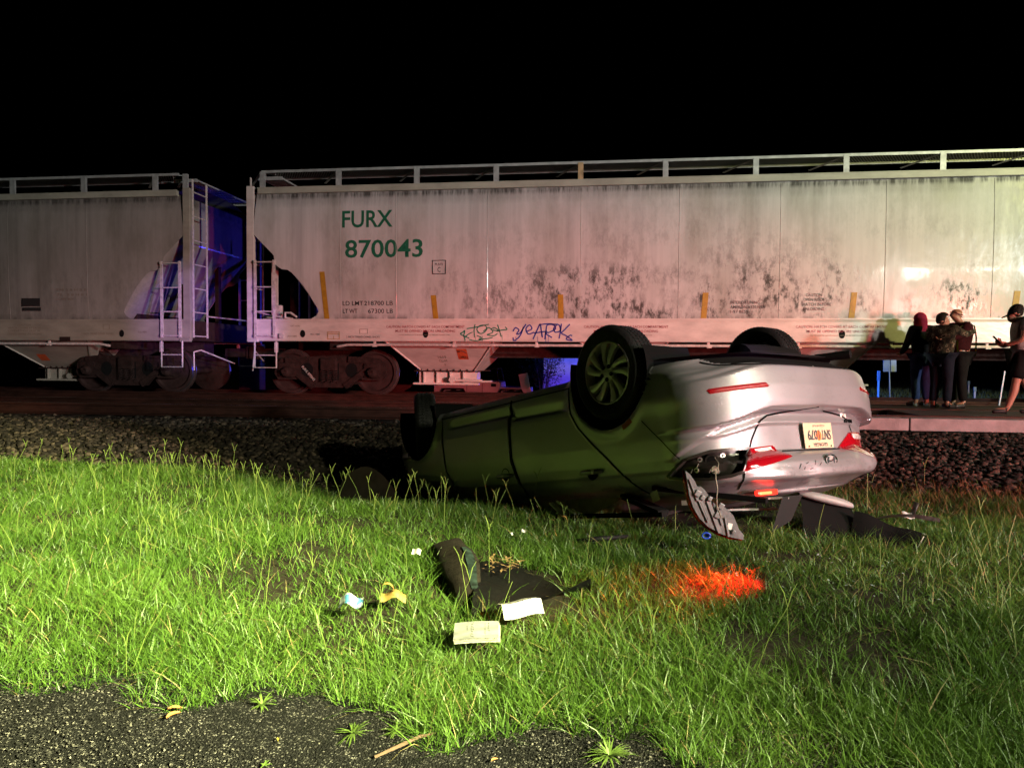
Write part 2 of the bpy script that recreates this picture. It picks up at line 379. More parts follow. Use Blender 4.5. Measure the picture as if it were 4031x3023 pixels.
# ------------------------------------------------------------------ covered hopper cars
def paint_mat(name, base, dirt_shade, seed, tops=True, mildew=1.0):
    m = bpy.data.materials.new(name); m.use_nodes = True; nt = m.node_tree; n = nt.nodes; l = nt.links; b = n['Principled BSDF']
    tc = n.new('ShaderNodeTexCoord')
    def noise(scale, st, det=8, rough=.6, off=0):
        mp = n.new('ShaderNodeMapping'); mp.inputs['Scale'].default_value = st; mp.inputs['Location'].default_value = (seed + off, 0, seed * 2 + off)
        l.new(tc.outputs['Object'], mp.inputs[0]); t = n.new('ShaderNodeTexNoise'); t.inputs['Scale'].default_value = scale
        t.inputs['Detail'].default_value = det; t.inputs['Roughness'].default_value = rough; l.new(mp.outputs[0], t.inputs['Vector']); return t.outputs[0]
    def ramp(src, stops):
        r = n.new('ShaderNodeValToRGB'); e = r.color_ramp.elements
        e[0].position, e[0].color = stops[0][0], (stops[0][1],) * 3 + (1,); e[1].position, e[1].color = stops[-1][0], (stops[-1][1],) * 3 + (1,)
        for p, v in stops[1:-1]: q = e.new(p); q.color = (v, v, v, 1)
        l.new(src, r.inputs[0]); return r.outputs[0]
    def mth(op, a, c):
        q = n.new('ShaderNodeMath'); q.operation = op; q.use_clamp = True
        for i, w in enumerate((a, c)):
            if isinstance(w, (int, float)): q.inputs[i].default_value = w
            else: l.new(w, q.inputs[i])
        return q.outputs[0]
    sx = n.new('ShaderNodeSeparateXYZ'); l.new(tc.outputs['Object'], sx.inputs[0])
    z01 = n.new('ShaderNodeMapRange'); z01.inputs[1].default_value = 1.5; z01.inputs[2].default_value = 4.1; l.new(sx.outputs[2], z01.inputs[0])
    x01 = n.new('ShaderNodeMapRange'); x01.inputs[1].default_value = -9.4; x01.inputs[2].default_value = 9.4; l.new(sx.outputs[0], x01.inputs[0])
    streak = ramp(noise(1.0, (2.2, 1, 0.10)), [(0.30, 0.70), (0.5, 0.98), (0.7, 1.0)])
    fine = ramp(noise(1.0, (9, 1, 0.35), 6), [(0.3, 0.86), (0.6, 1.0)])
    # mildew: blotches torn into short vertical strokes, mostly on the lower half
    big = ramp(noise(0.9, (0.9, 1, 1.3), 3, .5, 11), [(0.41, 0.0), (0.56, 1.0)])
    small = ramp(noise(5.5, (1.5, 1, 0.75), 9, .75, 5), [(0.465, 0.0), (0.60, 1.0)])
    zm = ramp(z01.outputs[0], [(0.0, 1.0), (0.30, 1.0), (0.48, 0.35), (0.75, 0.10), (1.0, 0.15)])
    xm = ramp(x01.outputs[0], [(0.0, 0.25), (0.22, 0.45), (0.34, 1.0), (1.0, 1.0)])
    mil = mth('MULTIPLY', mth('MULTIPLY', mth('MULTIPLY', big, small), mth('MULTIPLY', zm, xm)), mildew)
    soft = mth('MULTIPLY', ramp(noise(1.2, (1.2, 1, 0.5), 6, .6, 23), [(0.46, 0.0), (0.72, 0.65)]), 1.0)
    # dark stains and a painted shadow line under the roof edge
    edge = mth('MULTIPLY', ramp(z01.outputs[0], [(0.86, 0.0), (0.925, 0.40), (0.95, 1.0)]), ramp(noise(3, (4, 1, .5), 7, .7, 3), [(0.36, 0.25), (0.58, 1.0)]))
    foot = mth('MULTIPLY', ramp(z01.outputs[0], [(0.0, 1.0), (0.02, 0.75), (0.06, 0.0)]), ramp(noise(3, (2, 1, 1), 6, .6, 31), [(0.42, 0.0), (0.60, 0.8)]))
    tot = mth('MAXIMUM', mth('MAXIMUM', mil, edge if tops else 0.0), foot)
    mx0 = n.new('ShaderNodeMixRGB'); mx0.blend_type = 'MULTIPLY'; mx0.inputs[0].default_value = 1; mx0.inputs[1].default_value = (*base, 1); l.new(streak, mx0.inputs[2])
    mx1 = n.new('ShaderNodeMixRGB'); mx1.blend_type = 'MULTIPLY'; mx1.inputs[0].default_value = 1; l.new(mx0.outputs[0], mx1.inputs[1]); l.new(fine, mx1.inputs[2])
    mx3 = n.new('ShaderNodeMixRGB'); l.new(soft, mx3.inputs[0]); l.new(mx1.outputs[0], mx3.inputs[1]); mx3.inputs[2].default_value = (base[0] * .45, base[1] * .45, base[2] * .38, 1)
    mx2 = n.new('ShaderNodeMixRGB'); l.new(mth('MULTIPLY', tot, 0.93), mx2.inputs[0]); l.new(mx3.outputs[0], mx2.inputs[1]); mx2.inputs[2].default_value = (*dirt_shade, 1)
    l.new(mx2.outputs[0], b.inputs['Base Color'])
    b.inputs['Specular IOR Level'].default_value = 0.32
    rg = n.new('ShaderNodeMapRange'); rg.inputs[3].default_value = 0.12; rg.inputs[4].default_value = 0.75; l.new(mth('MAXIMUM', tot, mth('MULTIPLY', soft, .5)), rg.inputs[0]); l.new(rg.outputs[0], b.inputs['Roughness'])
    bp = n.new('ShaderNodeBump'); bp.inputs['Strength'].default_value = 0.16; bp.inputs['Distance'].default_value = 0.02
    l.new(noise(7, (1, 1, 0.6), 4, .5, 2), bp.inputs['Height']); l.new(bp.outputs[0], b.inputs['Normal'])
    return m
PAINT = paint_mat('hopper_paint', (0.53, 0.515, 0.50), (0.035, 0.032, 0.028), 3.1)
PAINT2 = paint_mat('hopper_paint_darker', (0.33, 0.30, 0.275), (0.05, 0.045, 0.04), 14.7, mildew=0.22)  # darker, browner copy of the hopper paint for the left car
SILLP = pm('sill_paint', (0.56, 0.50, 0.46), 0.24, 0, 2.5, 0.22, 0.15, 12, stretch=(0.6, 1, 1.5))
SILLP2 = pm('sill_paint_darker', (0.30, 0.27, 0.22), 0.5, 0, 2.5, 0.25, 0.15, 12, stretch=(0.6, 1, 1.5))
HW = pm('hand_iron_paint', (0.52, 0.46, 0.43), 0.5, 0, 12, 0.35)
GALV = pm('galvanised_walkway', (0.40, 0.40, 0.39), 0.5, 0.3, 8, 0.3)
CHORD = pm('roof_edge_paint', (0.34, 0.32, 0.26), 0.5, 0, 3, .25, stretch=(.5, 1, 1))
RUSTP = pm('rust_stained_paint', (0.42, 0.27, 0.14), 0.7, 0, 9, 0.4)
ROOFM = pm('roof_paint', (0.26, 0.24, 0.21), 0.7, 0, 2.0, 0.5, stretch=(0.5, 2, 1))
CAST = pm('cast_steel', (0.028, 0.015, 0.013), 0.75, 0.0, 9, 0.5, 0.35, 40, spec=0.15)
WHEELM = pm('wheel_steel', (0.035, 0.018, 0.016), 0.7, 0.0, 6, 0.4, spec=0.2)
WHEELRIM = pm('wheel_tread', (0.5, 0.46, 0.45), 0.28, 0.95)
GREEN = pm('stencil_green', (0.008, 0.11, 0.055), 0.5); BLACK = pm('stencil_black', (0.025, 0.022, 0.022), 0.6)
REDST = pm('stencil_red', (0.25, 0.015, 0.03), 0.6); FADED = pm('stencil_faded', (0.20, 0.15, 0.11), 0.7)
YEL = pm('reflective_yellow', (0.34, 0.19, 0.012), 0.55, 0, 14, 0.25)
ORANGE = pm('open_sign_orange', (0.55, 0.10, 0.03), 0.6, 0, 20, 0.3)
GGRAF = pm('spray_green', (0.012, 0.17, 0.10), 0.5); BGRAF = pm('spray_blue', (0.02, 0.03, 0.25), 0.5)
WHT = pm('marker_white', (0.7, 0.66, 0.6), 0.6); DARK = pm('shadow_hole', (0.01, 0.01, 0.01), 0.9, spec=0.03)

HWZ = ([1.5, 1.9, 2.4, 3.0, 3.6, 4.05], [1.505, 1.53, 1.55, 1.555, 1.55, 1.525])
def hwid(z): return interp(z, *HWZ)
DZ = [1.50, 1.55, 1.60, 1.68, 1.76, 2.02, 2.20, 2.35, 2.46, 2.515, 2.53, 2.56, 2.63, 2.80, 2.83, 3.22, 3.3, 4.10]
DD = [1.30, 1.36, 1.45, 1.50, 1.47, 1.31, 1.19, 1.06, 0.95, 0.86, 0.74, 0.69, 0.60, 0.575, 0.555, 0.16, 0.14, 0.22]
EZ = [1.50, 1.60, 2.40, 3.02, 3.12, 4.10]; ED = [1.62, 1.55, 0.92, 0.36, 0.28, 0.28]      # end sheet and slope sheet

def hopper_car(cx, L, trucks, bays, posts, label, paint, sill, main):
    car = empty('hopper_car', (cx, 15.45, RT), 0, label, 'freight car', 'grey covered hopper cars of the train')
    # side sheets, one mesh each
    zs = sorted(set(list(np.linspace(1.50, 4.06, 52)) + DZ[1:-1]))
    NX = 90
    for s in (-1, 1):
        P = []
        for z in zs:
            d = interp(z, DZ, DD); a, b_ = -L + d, L - d
            P.append([(a + (b_ - a) * i / NX, s * hwid(z), z) for i in range(NX + 1)])
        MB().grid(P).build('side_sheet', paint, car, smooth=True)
    # end sheet with the slope sheet below it, rounded at the corners
    for e in (-1, 1):
        P = []
        for z in sorted(set(list(np.linspace(1.5, 4.1, 30)) + EZ[1:-1])):
            d = interp(z, EZ, ED); w = hwid(z) - 0.015; row = []
            ds = interp(z, DZ, DD) + 0.03
            for t in np.linspace(-1, 1, 25):
                y = w * math.copysign(1 - (1 - abs(t)) ** 1.4, t) if t else 0
                r_ = 0.30; k = max(0, abs(y) - (w - r_)) / r_
                x = -L + d + (r_ - math.sqrt(max(0, r_ * r_ * (1 - k * k)))) * 0.6
                row.append((-e * x, y, z))
            P.append(row)
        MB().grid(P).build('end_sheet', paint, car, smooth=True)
    # roof
    P = []
    for i in range(15):
        t = -1 + 2 * i / 14; y = 1.53 * t; z = 4.13 + 0.24 * (1 - abs(t) ** 2.2)
        P.append([(x, y, z) for x in np.linspace(-L + .26, L - .26, 30)])
    MB().grid(P).build('roof', ROOFM, car, smooth=True)
    # roof edge rails
    for s in (-1, 1):
        m = MB(); m.box((0, s * 1.552, 4.09), (2 * L - 0.5, 0.075, 0.115), bev=0.012); m.box((0, s * 1.585, 4.148), (2 * L - 0.5, 0.02, 0.02)); m.build('top_chord', CHORD, car)
    # vertical weld seams
    for x in (main['seams'] if main else np.arange(-L + 2, L - 1, 1.82)):
        zz = np.linspace(1.54, 4.0, 12); MB().tube([(x, -hwid(z) - 0.001, z) for z in zz], 0.007, 5).build('weld_seam', paint, car)
    # side sills
    for s in (-1, 1):
        m = MB(); prof = [(0, 1.10), (0.014, 1.085), (0.10, 1.085), (0.10, 1.10), (0.016, 1.11), (0.016, 1.44), (0.05, 1.50), (0.10, 1.515), (0.10, 1.53), (-0.012, 1.53), (-0.012, 1.51), (0.0, 1.46)]
        m.prism(prof, lambda u, v, t: (t, s * (1.552 - u), v), -L + 0.12, L - 0.12); m.build('side_sill', sill, car)
    for x in ((main['holes']) if main else [L - 1.18 - .35]):
        m = MB(); m.prism([(x + .055 * math.cos(a), 1.235 + .075 * math.sin(a)) for a in np.linspace(0, 6.283, 21)[:-1]], lambda u, v, t: (u, t, v), -1.5535, -1.556); m.build('lift_hole', DARK, car)
    # underfloor, centre sill and end platforms
    m = MB(); m.box((0, 0, 0.95), (2 * L - 1.0, 0.42, 0.34)); 
    for e in (-1, 1):
        m.box((e * (L - 0.72), 0, 1.485), (1.3, 2.9, 0.05)); m.box((e * (L - 0.10), 0, 1.30), (0.12, 2.9, 0.42), bev=.02); m.box((e * (L - 1.8), 0, 1.12), (0.3, 2.6, 0.4))
        m.box((e * (L - 1.55), 0, 2.0), (0.12, 2.2, 1.0)); m.box((e * (L - 0.55), 0.5, 2.2), (0.09, 0.12, 1.4)); m.box((e * (L - 0.62), -0.72, 1.9), (0.08, 0.16, 0.85))
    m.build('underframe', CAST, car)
    # corner posts, ladders, stirrup steps
    for e in (-1, 1):
        for s in (-1, 1):
            m = MB(); m.box((e * (L - 0.075), s * 1.515, 2.65), (0.15, 0.085, 3.10), bev=0.008); m.box((e * (L - 0.075), s * 1.45, 2.65), (0.03, 0.11, 3.1)); m.box((e * (L - 0.12), s * 1.53, 1.10), (0.24, 0.09, 0.07), bev=.02)
            m.build('corner_post', sill, car)
            m = MB(); a, b_ = L - 0.20, L - 0.60
            for x in (a, b_): m.box((e * x, s * 1.60, 1.93), (0.058, 0.012, 1.56)); m.box((e * x, s * 1.575, 1.93), (0.012, 0.05, 1.56))
            for z in (2.67, 2.17, 1.68, 1.19): m.tube([(e * (a + .02), s * 1.612, z), (e * (b_ - .02), s * 1.612, z)], 0.013, 8); [m.box((e * x, s * 1.615, z), (0.045, 0.03, 0.05), bev=.008) for x in (a, b_)]
            m.build('side_ladder', HW, car)
            m = MB(); a, b_ = L - 0.17, L - 0.63
            m.tube([(e * a, s * 1.57, 1.08), (e * a, s * 1.57, .55), (e * b_, s * 1.57, .55), (e * b_, s * 1.57, 1.08)], 0.018, 6); m.tube([(e * a, s * 1.57, .80), (e * b_, s * 1.57, .80)], 0.013, 6)
            m.box((e * b_, s * 1.57, .96), (.07, .02, .2)); m.build('stirrup_step', HW, car)
        # end ladder
        m = MB(); x = e * (L - 0.02)
        for y in (-1.40, -0.88): m.box((x, y, 2.78), (0.012, 0.055, 3.25))
        for z in np.linspace(1.19, 4.15, 7): m.tube([(x, -1.42, z), (x, -0.86, z)], 0.013, 8)
        m.build('end_ladder', HW, car)
        # end roof platform of bar grating, with brackets
        m = MB()
        for k in range(9): m.box((e * (L - 0.10 - .055 * k), 0, 4.46), (0.012, 2.3, 0.035))
        for y in np.linspace(-1.15, 1.15, 14): m.box((e * (L - 0.32), y, 4.452), (0.5, 0.012, 0.012))
        for y in (-1.16, 1.16): m.box((e * (L - 0.32), y, 4.44), (0.52, 0.03, 0.07))
        m.tube([(e * (L - .5), -1.3, 4.47), (e * (L - .5), -1.3, 4.53), (e * (L - .25), -1.2, 4.53), (e * (L - .25), -1.2, 4.46)], 0.012, 6)
        m.build('end_platform', GALV, car)
        # brake wheel area / retainer pipe
        m = MB(); m.tube([(e * (L + .02), 1.0, 1.5), (e * (L + .02), 1.0, 3.4)], .02, 6); m.tube([(e * (L + .01), -.9, 1.62), (e * (L + .02), 1.4, 1.62)], .016, 6); m.build('end_grab_iron', HW, car)
        # coupler, uncoupling lever, hose
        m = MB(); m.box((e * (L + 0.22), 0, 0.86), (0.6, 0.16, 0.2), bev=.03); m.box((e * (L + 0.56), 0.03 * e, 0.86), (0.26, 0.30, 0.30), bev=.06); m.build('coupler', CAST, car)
        m = MB(); m.tube([(e * (L - .05), -1.35, .86), (e * (L - .03), -1.38, .48)], .015, 6); m.tube([(e * (L - .05), -1.35, .86), (e * (L + .02), -1.2, .90), (e * (L + .25), -.25, .62)], .015, 6); m.build('uncoupling_lever', HW, car)
    # running boards along both roof edges
    for s in (-1, 1):
        m = MB(); x0, x1 = -L + 0.28, L - 0.28; y0, y1 = 1.46, 0.86; z = 4.50
        m.box((0, s * y0, z), (x1 - x0, 0.018, 0.05)); m.box((0, s * y1, z - .005), (x1 - x0, 0.018, 0.04))
        m.build('running_board_rail', GALV, car)
        m = MB(); st = 0.052; n_ = int((x1 - x0) / st)
        for i in range(n_):                      # expanded metal: crossed slanting strands
            xa = x0 + i * st
            for q in (0, 1):
                a = (xa, s * y0, z - .012); b_ = (xa + (0.32 if q else -0.32), s * y1, z - .012)
                if x0 <= b_[0] <= x1:
                    m.add([(a[0] - .007, a[1], a[2]), (a[0] + .007, a[1], a[2]), (b_[0] + .007, b_[1], b_[2]), (b_[0] - .007, b_[1], b_[2])], [(0, 1, 2, 3)])
        m.build('walkway_mesh', GALV, car, fix=False)
        for i, p in enumerate(posts):
            if s > 0 and i % 2: continue
            rusty = main and s < 0 and i == 4
            m = MB(); m.box((p, s * 1.475, 4.335), (0.10, 0.012, 0.33)); m.box((p + .045, s * 1.45, 4.335), (0.01, 0.05, 0.33)); m.box((p, s * 1.48, 4.175), (0.13, 0.05, 0.012))
            o = m.build('walkway_post', RUSTP if rusty else GALV, car)
            if rusty: o['label'] = 'rust brown walkway post'
            MB().bar((p - .05, s * 1.44, 4.47), (p - .5, s * .9, 4.38), .05, .012).build('walkway_bracket', ROOFM, car)
    # discharge bays
    for (bc, bw) in bays:
        m = MB(); t, bt = bw / 2, bw * 0.255
        yt, yb = 1.43, 0.62
        m.add([(bc - t, -yt, 1.10), (bc + t, -yt, 1.10), (bc + t, yt, 1.10), (bc - t, yt, 1.10), (bc - bt, -yb, .50), (bc + bt, -yb, .50), (bc + bt, yb, .50), (bc - bt, yb, .50)],
              [(0, 1, 5, 4), (1, 2, 6, 5), (2, 3, 7, 6), (3, 0, 4, 7), (4, 5, 6, 7)])
        m.bar((bc - t, -yt, 1.09), (bc - bt, -yb - .01, .50), .03, .03); m.bar((bc + t, -yt, 1.09), (bc + bt, -yb - .01, .50), .03, .03)
        hb = m.build('hopper_bay', sill, car)
        m = MB(); m.box((bc, -.62, .495), (bt * 2 + .28, .16, .02)); m.box((bc, .62, .495), (bt * 2 + .28, .16, .02)); 
        for i in range(9): m.box((bc - bt + 2 * bt * i / 8, -.66, .52), (.018, .03, .035))
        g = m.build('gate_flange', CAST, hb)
        m = MB()
        m.lathe([(.001, -.6), (.14, -.6), (.14, .6), (.001, .6)], 14, 'x', (bc - .05, -.40, .36))
        for i in range(4): m.box((bc - .5 + .28 * i, -.62, .36), (.03, .10, .24), bev=.01)
        m.box((bc - .02, -.66, .235), (bt * 2 + .25, .2, .04)); m.box((bc, -.40, .36), (bt * 2.2, .4, .22)); m.tube([(bc + .1, -.74, .31), (bc + .75, -.74, .30)], .03, 8); m.tube([(bc + .35, -.70, .27), (bc + .95, -.70, .29)], .02, 6)
        m.lathe([(.001, -.03), (.065, -.03), (.065, .03), (.001, .03)], 10, 'y', (bc + .12, -.76, .32)); m.build('discharge_gate', SILLP if main else SILLP2, hb, angle=35)
    # brake pipe slung below the near sill
    m = MB(); xa, xb = (-L + 2.1, L - 2.1)
    m.tube([(xa - .25, -1.40, .985), (xa, -1.46, 1.02), (xb, -1.46, 1.02), (xb + .2, -1.4, .98)], 0.026, 8)
    for x in np.arange(xa + .55, xb, 1.62): m.box((x, -1.47, 1.05), (.05, .03, .10), bev=.006); m.box((x + .01, -1.5, .99), (.09, .03, .02))
    m.build('brake_pipe', HW, car, angle=40)
    # trucks
    for tx in trucks:
        m = MB()
        outer = [(-1.20, .42), (-1.17, .62), (-1.05, .74), (-.75, .78), (.75, .78), (1.05, .74), (1.17, .62), (1.20, .42), (1.12, .30), (.72, .30), (.62, .36), (.42, .14), (-.42, .14), (-.62, .36), (-.72, .30), (-1.12, .30)]
        m.prism(outer, lambda u, v, t: (tx + u, t, v), -.90, -1.03); m.prism(outer, lambda u, v, t: (tx + u, t, v), .90, 1.03)
        m.box((tx, 0, .62), (.36, 2.2, .26), bev=.03)
        for sx_ in (-1, 1):
            m.bar((tx + sx_ * .95, -1.05, .70), (tx + sx_ * .42, -1.05, .73), .05, .12); m.bar((tx + sx_ * .80, -1.045, .50), (tx + sx_ * .34, -1.045, .16), .045, .12)
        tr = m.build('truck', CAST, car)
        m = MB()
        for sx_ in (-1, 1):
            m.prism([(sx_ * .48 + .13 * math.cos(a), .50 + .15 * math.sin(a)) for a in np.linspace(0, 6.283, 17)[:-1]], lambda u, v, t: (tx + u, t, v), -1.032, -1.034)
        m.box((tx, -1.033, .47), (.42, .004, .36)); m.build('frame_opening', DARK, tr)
        m = MB()
        for i in range(3):
            c = tx - .13 + .13 * i
            pts_ = [(c + .055 * math.cos(t), -1.06 + .04 * math.sin(t), .25 + .26 * t / 37.7) for t in np.linspace(0, 37.7, 60)]
            m.tube(pts_, .014, 5)
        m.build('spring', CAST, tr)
        for sx_ in (-1, 1):
            wx = tx + sx_ * 0.925
            for s in (-1, 1):
                m = MB(); y = s * 0.75
                m.lathe([(.04, -s * .07), (.42, -s * .07), (.485, -s * .06), (.485, -s * .04), (.457, -s * .03), (.452, s * .07), (.40, s * .075), (.36, s * .035), (.17, s * .02), (.13, s * .07), (.06, s * .075), (.001, s * .075)], 48, 'y', (wx, y, .457))
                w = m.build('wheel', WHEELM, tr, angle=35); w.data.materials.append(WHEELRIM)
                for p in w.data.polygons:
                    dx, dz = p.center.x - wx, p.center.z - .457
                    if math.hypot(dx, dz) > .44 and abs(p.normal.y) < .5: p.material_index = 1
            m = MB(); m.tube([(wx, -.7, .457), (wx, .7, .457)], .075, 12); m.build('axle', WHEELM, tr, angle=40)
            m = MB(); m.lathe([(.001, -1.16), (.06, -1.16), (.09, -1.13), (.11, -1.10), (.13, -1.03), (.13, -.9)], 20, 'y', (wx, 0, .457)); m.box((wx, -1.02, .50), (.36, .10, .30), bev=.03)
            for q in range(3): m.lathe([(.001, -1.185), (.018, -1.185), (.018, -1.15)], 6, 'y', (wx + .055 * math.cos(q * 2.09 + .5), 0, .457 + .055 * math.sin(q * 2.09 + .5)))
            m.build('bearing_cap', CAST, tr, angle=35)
    return car

# near car
LR, CX = 9.43, 2.2
def sidefn(x0, z0): return lambda u, v: (x0 - CX + u, -hwid(z0 + v) - 0.005, z0 + v)
def sillfn(x0, z0): return lambda u, v: (x0 - CX + u, -1.5565, z0 + v)
right = hopper_car(CX, LR, (-7.9, 7.9), ((-5.48, 2.19), (-1.87, 1.65), (1.87, 1.65)),
    [x - CX for x in (-6.93, -5.33, -3.73, -2.15, -0.52, 1.07, 2.71, 4.30, 5.95, 7.55, 9.15, 10.75)],
    'pale grey covered hopper car with large green FURX lettering, standing behind the overturned car', PAINT, SILLP,
    dict(seams=[x - CX for x in (-5.26, -4.12, -2.30, -.50, 1.33, 3.15, 4.98, 6.79, 8.6)], holes=[-6.05 - CX, -3.52 - CX, 0.36 - CX, 4.26 - CX]))
for s_, x, z, h, w, f, mt, bold in (
    ('FURX', -5.22, 3.34, .32, 1.03, sidefn, GREEN, .022), ('870043', -5.16, 2.745, .335, 1.58, sidefn, GREEN, .022),
    ('LD LMT', -5.22, 1.80, .085, .42, sidefn, BLACK, .006), ('218700 LB', -4.78, 1.80, .085, .59, sidefn, BLACK, .006), ('LT WT', -5.22, 1.645, .085, .30, sidefn, BLACK, .006), ('67300 LB', -4.70, 1.645, .085, .51, sidefn, BLACK, .006),
    ('PLATE', -3.335, 2.57, .045, .16, sidefn, BLACK, 0), ('C', -3.285, 2.44, .095, .06, sidefn, BLACK, .004),
    ('INTERIOR LINING', 2.28, 1.80, .055, .52, sidefn, BLACK, .002), ('AMERON #320 HSA', 2.28, 1.715, .055, .62, sidefn, BLACK, .002), ('1-97 BESS', 2.28, 1.63, .055, .32, sidefn, BLACK, .002),
    ('CAUTION', 3.62, 1.93, .055, .28, sidefn, BLACK, .002), ('OPEN ROOF', 3.58, 1.845, .055, .37, sidefn, BLACK, .002), ('HATCH BEFORE', 3.57, 1.76, .055, .5, sidefn, BLACK, .002), ('UNLOADING', 3.58, 1.675, .055, .37, sidefn, BLACK, .002),
    ('2 INCH TREAD COND. SHOES', -5.14, 1.155, .038, .69, sillfn, BLACK, 0), ('LIFT HERE', -6.30, 1.375, .03, .20, sillfn, FADED, 0), ('JACK HERE', -6.37, 1.17, .03, .20, sillfn, FADED, 0), ('PULL HERE', -5.88, 1.21, .03, .19, sillfn, BLACK, 0)):
    text_mesh('lettering', s_, h, f(x, z), mt, right, width=w, bold=bold)
for x in (-4.32, -0.43, 3.45):
    f = lambda u, z: sillfn(x + u, z)
    text_mesh('lettering', 'CAUTION: HATCH COVERS AT EACH COMPARTMENT', .048, f(0, 1.352), REDST, right, width=1.58, bold=.002)
    text_mesh('lettering', 'MUST BE OPENED BEFORE UNLOADING', .048, f(.19, 1.268), REDST, right, width=1.2, bold=.002)
    text_mesh('lettering', 'CLOSE HOPPER GATES & ROOF HATCHES BEFORE MOVING CAR', .022, f(.26, 1.205), FADED, right, width=1.02)
m = MB()
def frame(m, x0, z0, x1, z1, t, y):
    m.box(((x0 + x1) / 2, y, z0), (x1 - x0 + t, .004, t)); m.box(((x0 + x1) / 2, y, z1), (x1 - x0 + t, .004, t)); m.box((x0, y, (z0 + z1) / 2), (t, .004, z1 - z0 - t)); m.box((x1, y, (z0 + z1) / 2), (t, .004, z1 - z0 - t))
frame(m, -3.385 - CX, 2.405, -3.125 - CX, 2.665, .014, -1.560); m.build('stencil_frame', BLACK, right)
m = MB(); frame(m, -4.86 - CX, 1.24, -4.70 - CX, 1.33, .006, -1.558); m.build('stencil_frame', FADED, right)
m = MB(); frame(m, -5.52 - CX, 1.13, -5.28 - CX, 1.27, .014, -1.56); m.box((-5.4 - CX, -1.558, 1.235), (.22, .005, .02)); m.box((-5.4 - CX, -1.558, 1.16), (.012, .005, .06)); m.build('card_holder', RUSTP, right)
for (xa, z1, xb) in ((-5.64, 2.47, -5.555), (-3.37, 1.99, -3.325), (-.88, 1.99, -.87), (1.83, 2.01, 1.80), (4.465, 2.0, 4.43), (7.21, 2.01, 7.17), (9.6, 2.0, 9.57)):
    m = MB(); zz = np.linspace(1.535, z1, 8)
    m.grid([[(xb + (xa - xb) * (z - 1.535) / (z1 - 1.535) + o - CX, -hwid(z) - .007, z) for o in (-.052, .052)] for z in zz]); m.build('reflective_strip', YEL, right, fix=False)
# small fittings on the near sill
m = MB(); m.box((-6.48 - CX, -1.585, 1.19), (.09, .06, .10), bev=.012); m.tube([(-6.44 - CX, -1.5, 1.55), (-6.44 - CX, -1.5, 1.66), (-6.33 - CX, -1.5, 1.66), (-6.2 - CX, -1.48, 1.57)], .022, 8); m.tube([(-7.05 - CX, -1.4, 1.68), (-6.75 - CX, -1.45, 1.60), (-6.3 - CX, -1.45, 1.54)], .018, 6); m.box((-6.80 - CX, -1.2, 2.15), (.12, .06, 1.1)); m.box((-6.70 - CX, -1.25, 1.66), (.16, .1, .34), bev=.02)
m.build('brake_fitting', HW, right)
# bay markings
def bayfn(x0, z0, bc=-3.28):
    def f(u, v):
        z = z0 + v; t = (z - .50) / .60; y = -(0.62 + (1.43 - .62) * t) - .006; return (x0 + u - CX, y, z)
    return f
m = MB(); f = bayfn(0, 0); m.grid([[f(x, z) for x in np.linspace(-2.98, -2.77, 3)] for z in np.linspace(.74, .95, 3)]); o = m.build('open_sign', ORANGE, right, fix=False)
text_mesh('lettering', 'OPEN', .05, (lambda g: lambda u, v: tuple(np.array(g(u, v)) + (0, -.004, 0)))(bayfn(-2.97, .755)), BLACK, o, width=.19, bold=.006)
m = MB(); g = bayfn(0, 0)
pts_ = [tuple(np.array(g(-2.79 - .17 * t, .865 + .05 * math.sin(t * math.pi * .75))) + (0, -.006, 0)) for t in np.linspace(0, 1, 9)]
m.tube(pts_, .006, 5); m.tube([pts_[-1], tuple(np.array(pts_[-1]) + (.045, 0, .03))], .006, 5); m.tube([pts_[-1], tuple(np.array(pts_[-1]) + (.05, 0, -.015))], .006, 5); m.build('open_arrow', BLACK, o)
text_mesh('lettering', '1619', .05, bayfn(-3.40, .76), FADED, right, width=.17); text_mesh('lettering', 'CU FT', .05, bayfn(-3.40, .68), FADED, right, width=.18); text_mesh('lettering', 'B', .04, bayfn(-3.31, .61), FADED, right)
# white stencil on the truck frame
m = MB(); text_mesh('lettering', 'FURX 870043', .055, lambda u, v: (-6.29 - CX + u * .66 + v * .72, -1.072, .56 - u * .72 + v * .66), WHT, right, width=.40)
# graffiti tags, drawn as spray strokes
def stroke(m, pts2, x0, z0, sx_, sz_, w):
    p = np.array(pts2, float); t = np.arange(len(p)); tt = np.linspace(0, len(p) - 1, (len(p) - 1) * 6 + 1)
    def cr(c):
        out = []
        for q in tt:
            i = min(int(q), len(p) - 2); f_ = q - i; a, b_, c_, d = c[max(i - 1, 0)], c[i], c[i + 1], c[min(i + 2, len(p) - 1)]
            out.append(.5 * (2 * b_ + (c_ - a) * f_ + (2 * a - 5 * b_ + 4 * c_ - d) * f_ ** 2 + (3 * b_ - a - 3 * c_ + d) * f_ ** 3))
        return np.array(out)
    X = x0 + cr(p[:, 0]) * sx_; Z = z0 + cr(p[:, 1]) * sz_
    dx, dz = np.gradient(X), np.gradient(Z); ln = np.hypot(dx, dz) + 1e-6
    g_ = [[(X[i] - CX - dz[i] / ln[i] * w * s, -1.5575, Z[i] + dx[i] / ln[i] * w * s) for s in (-.5, .5)] for i in range(len(X))]
    m.grid(g_)
m = MB()
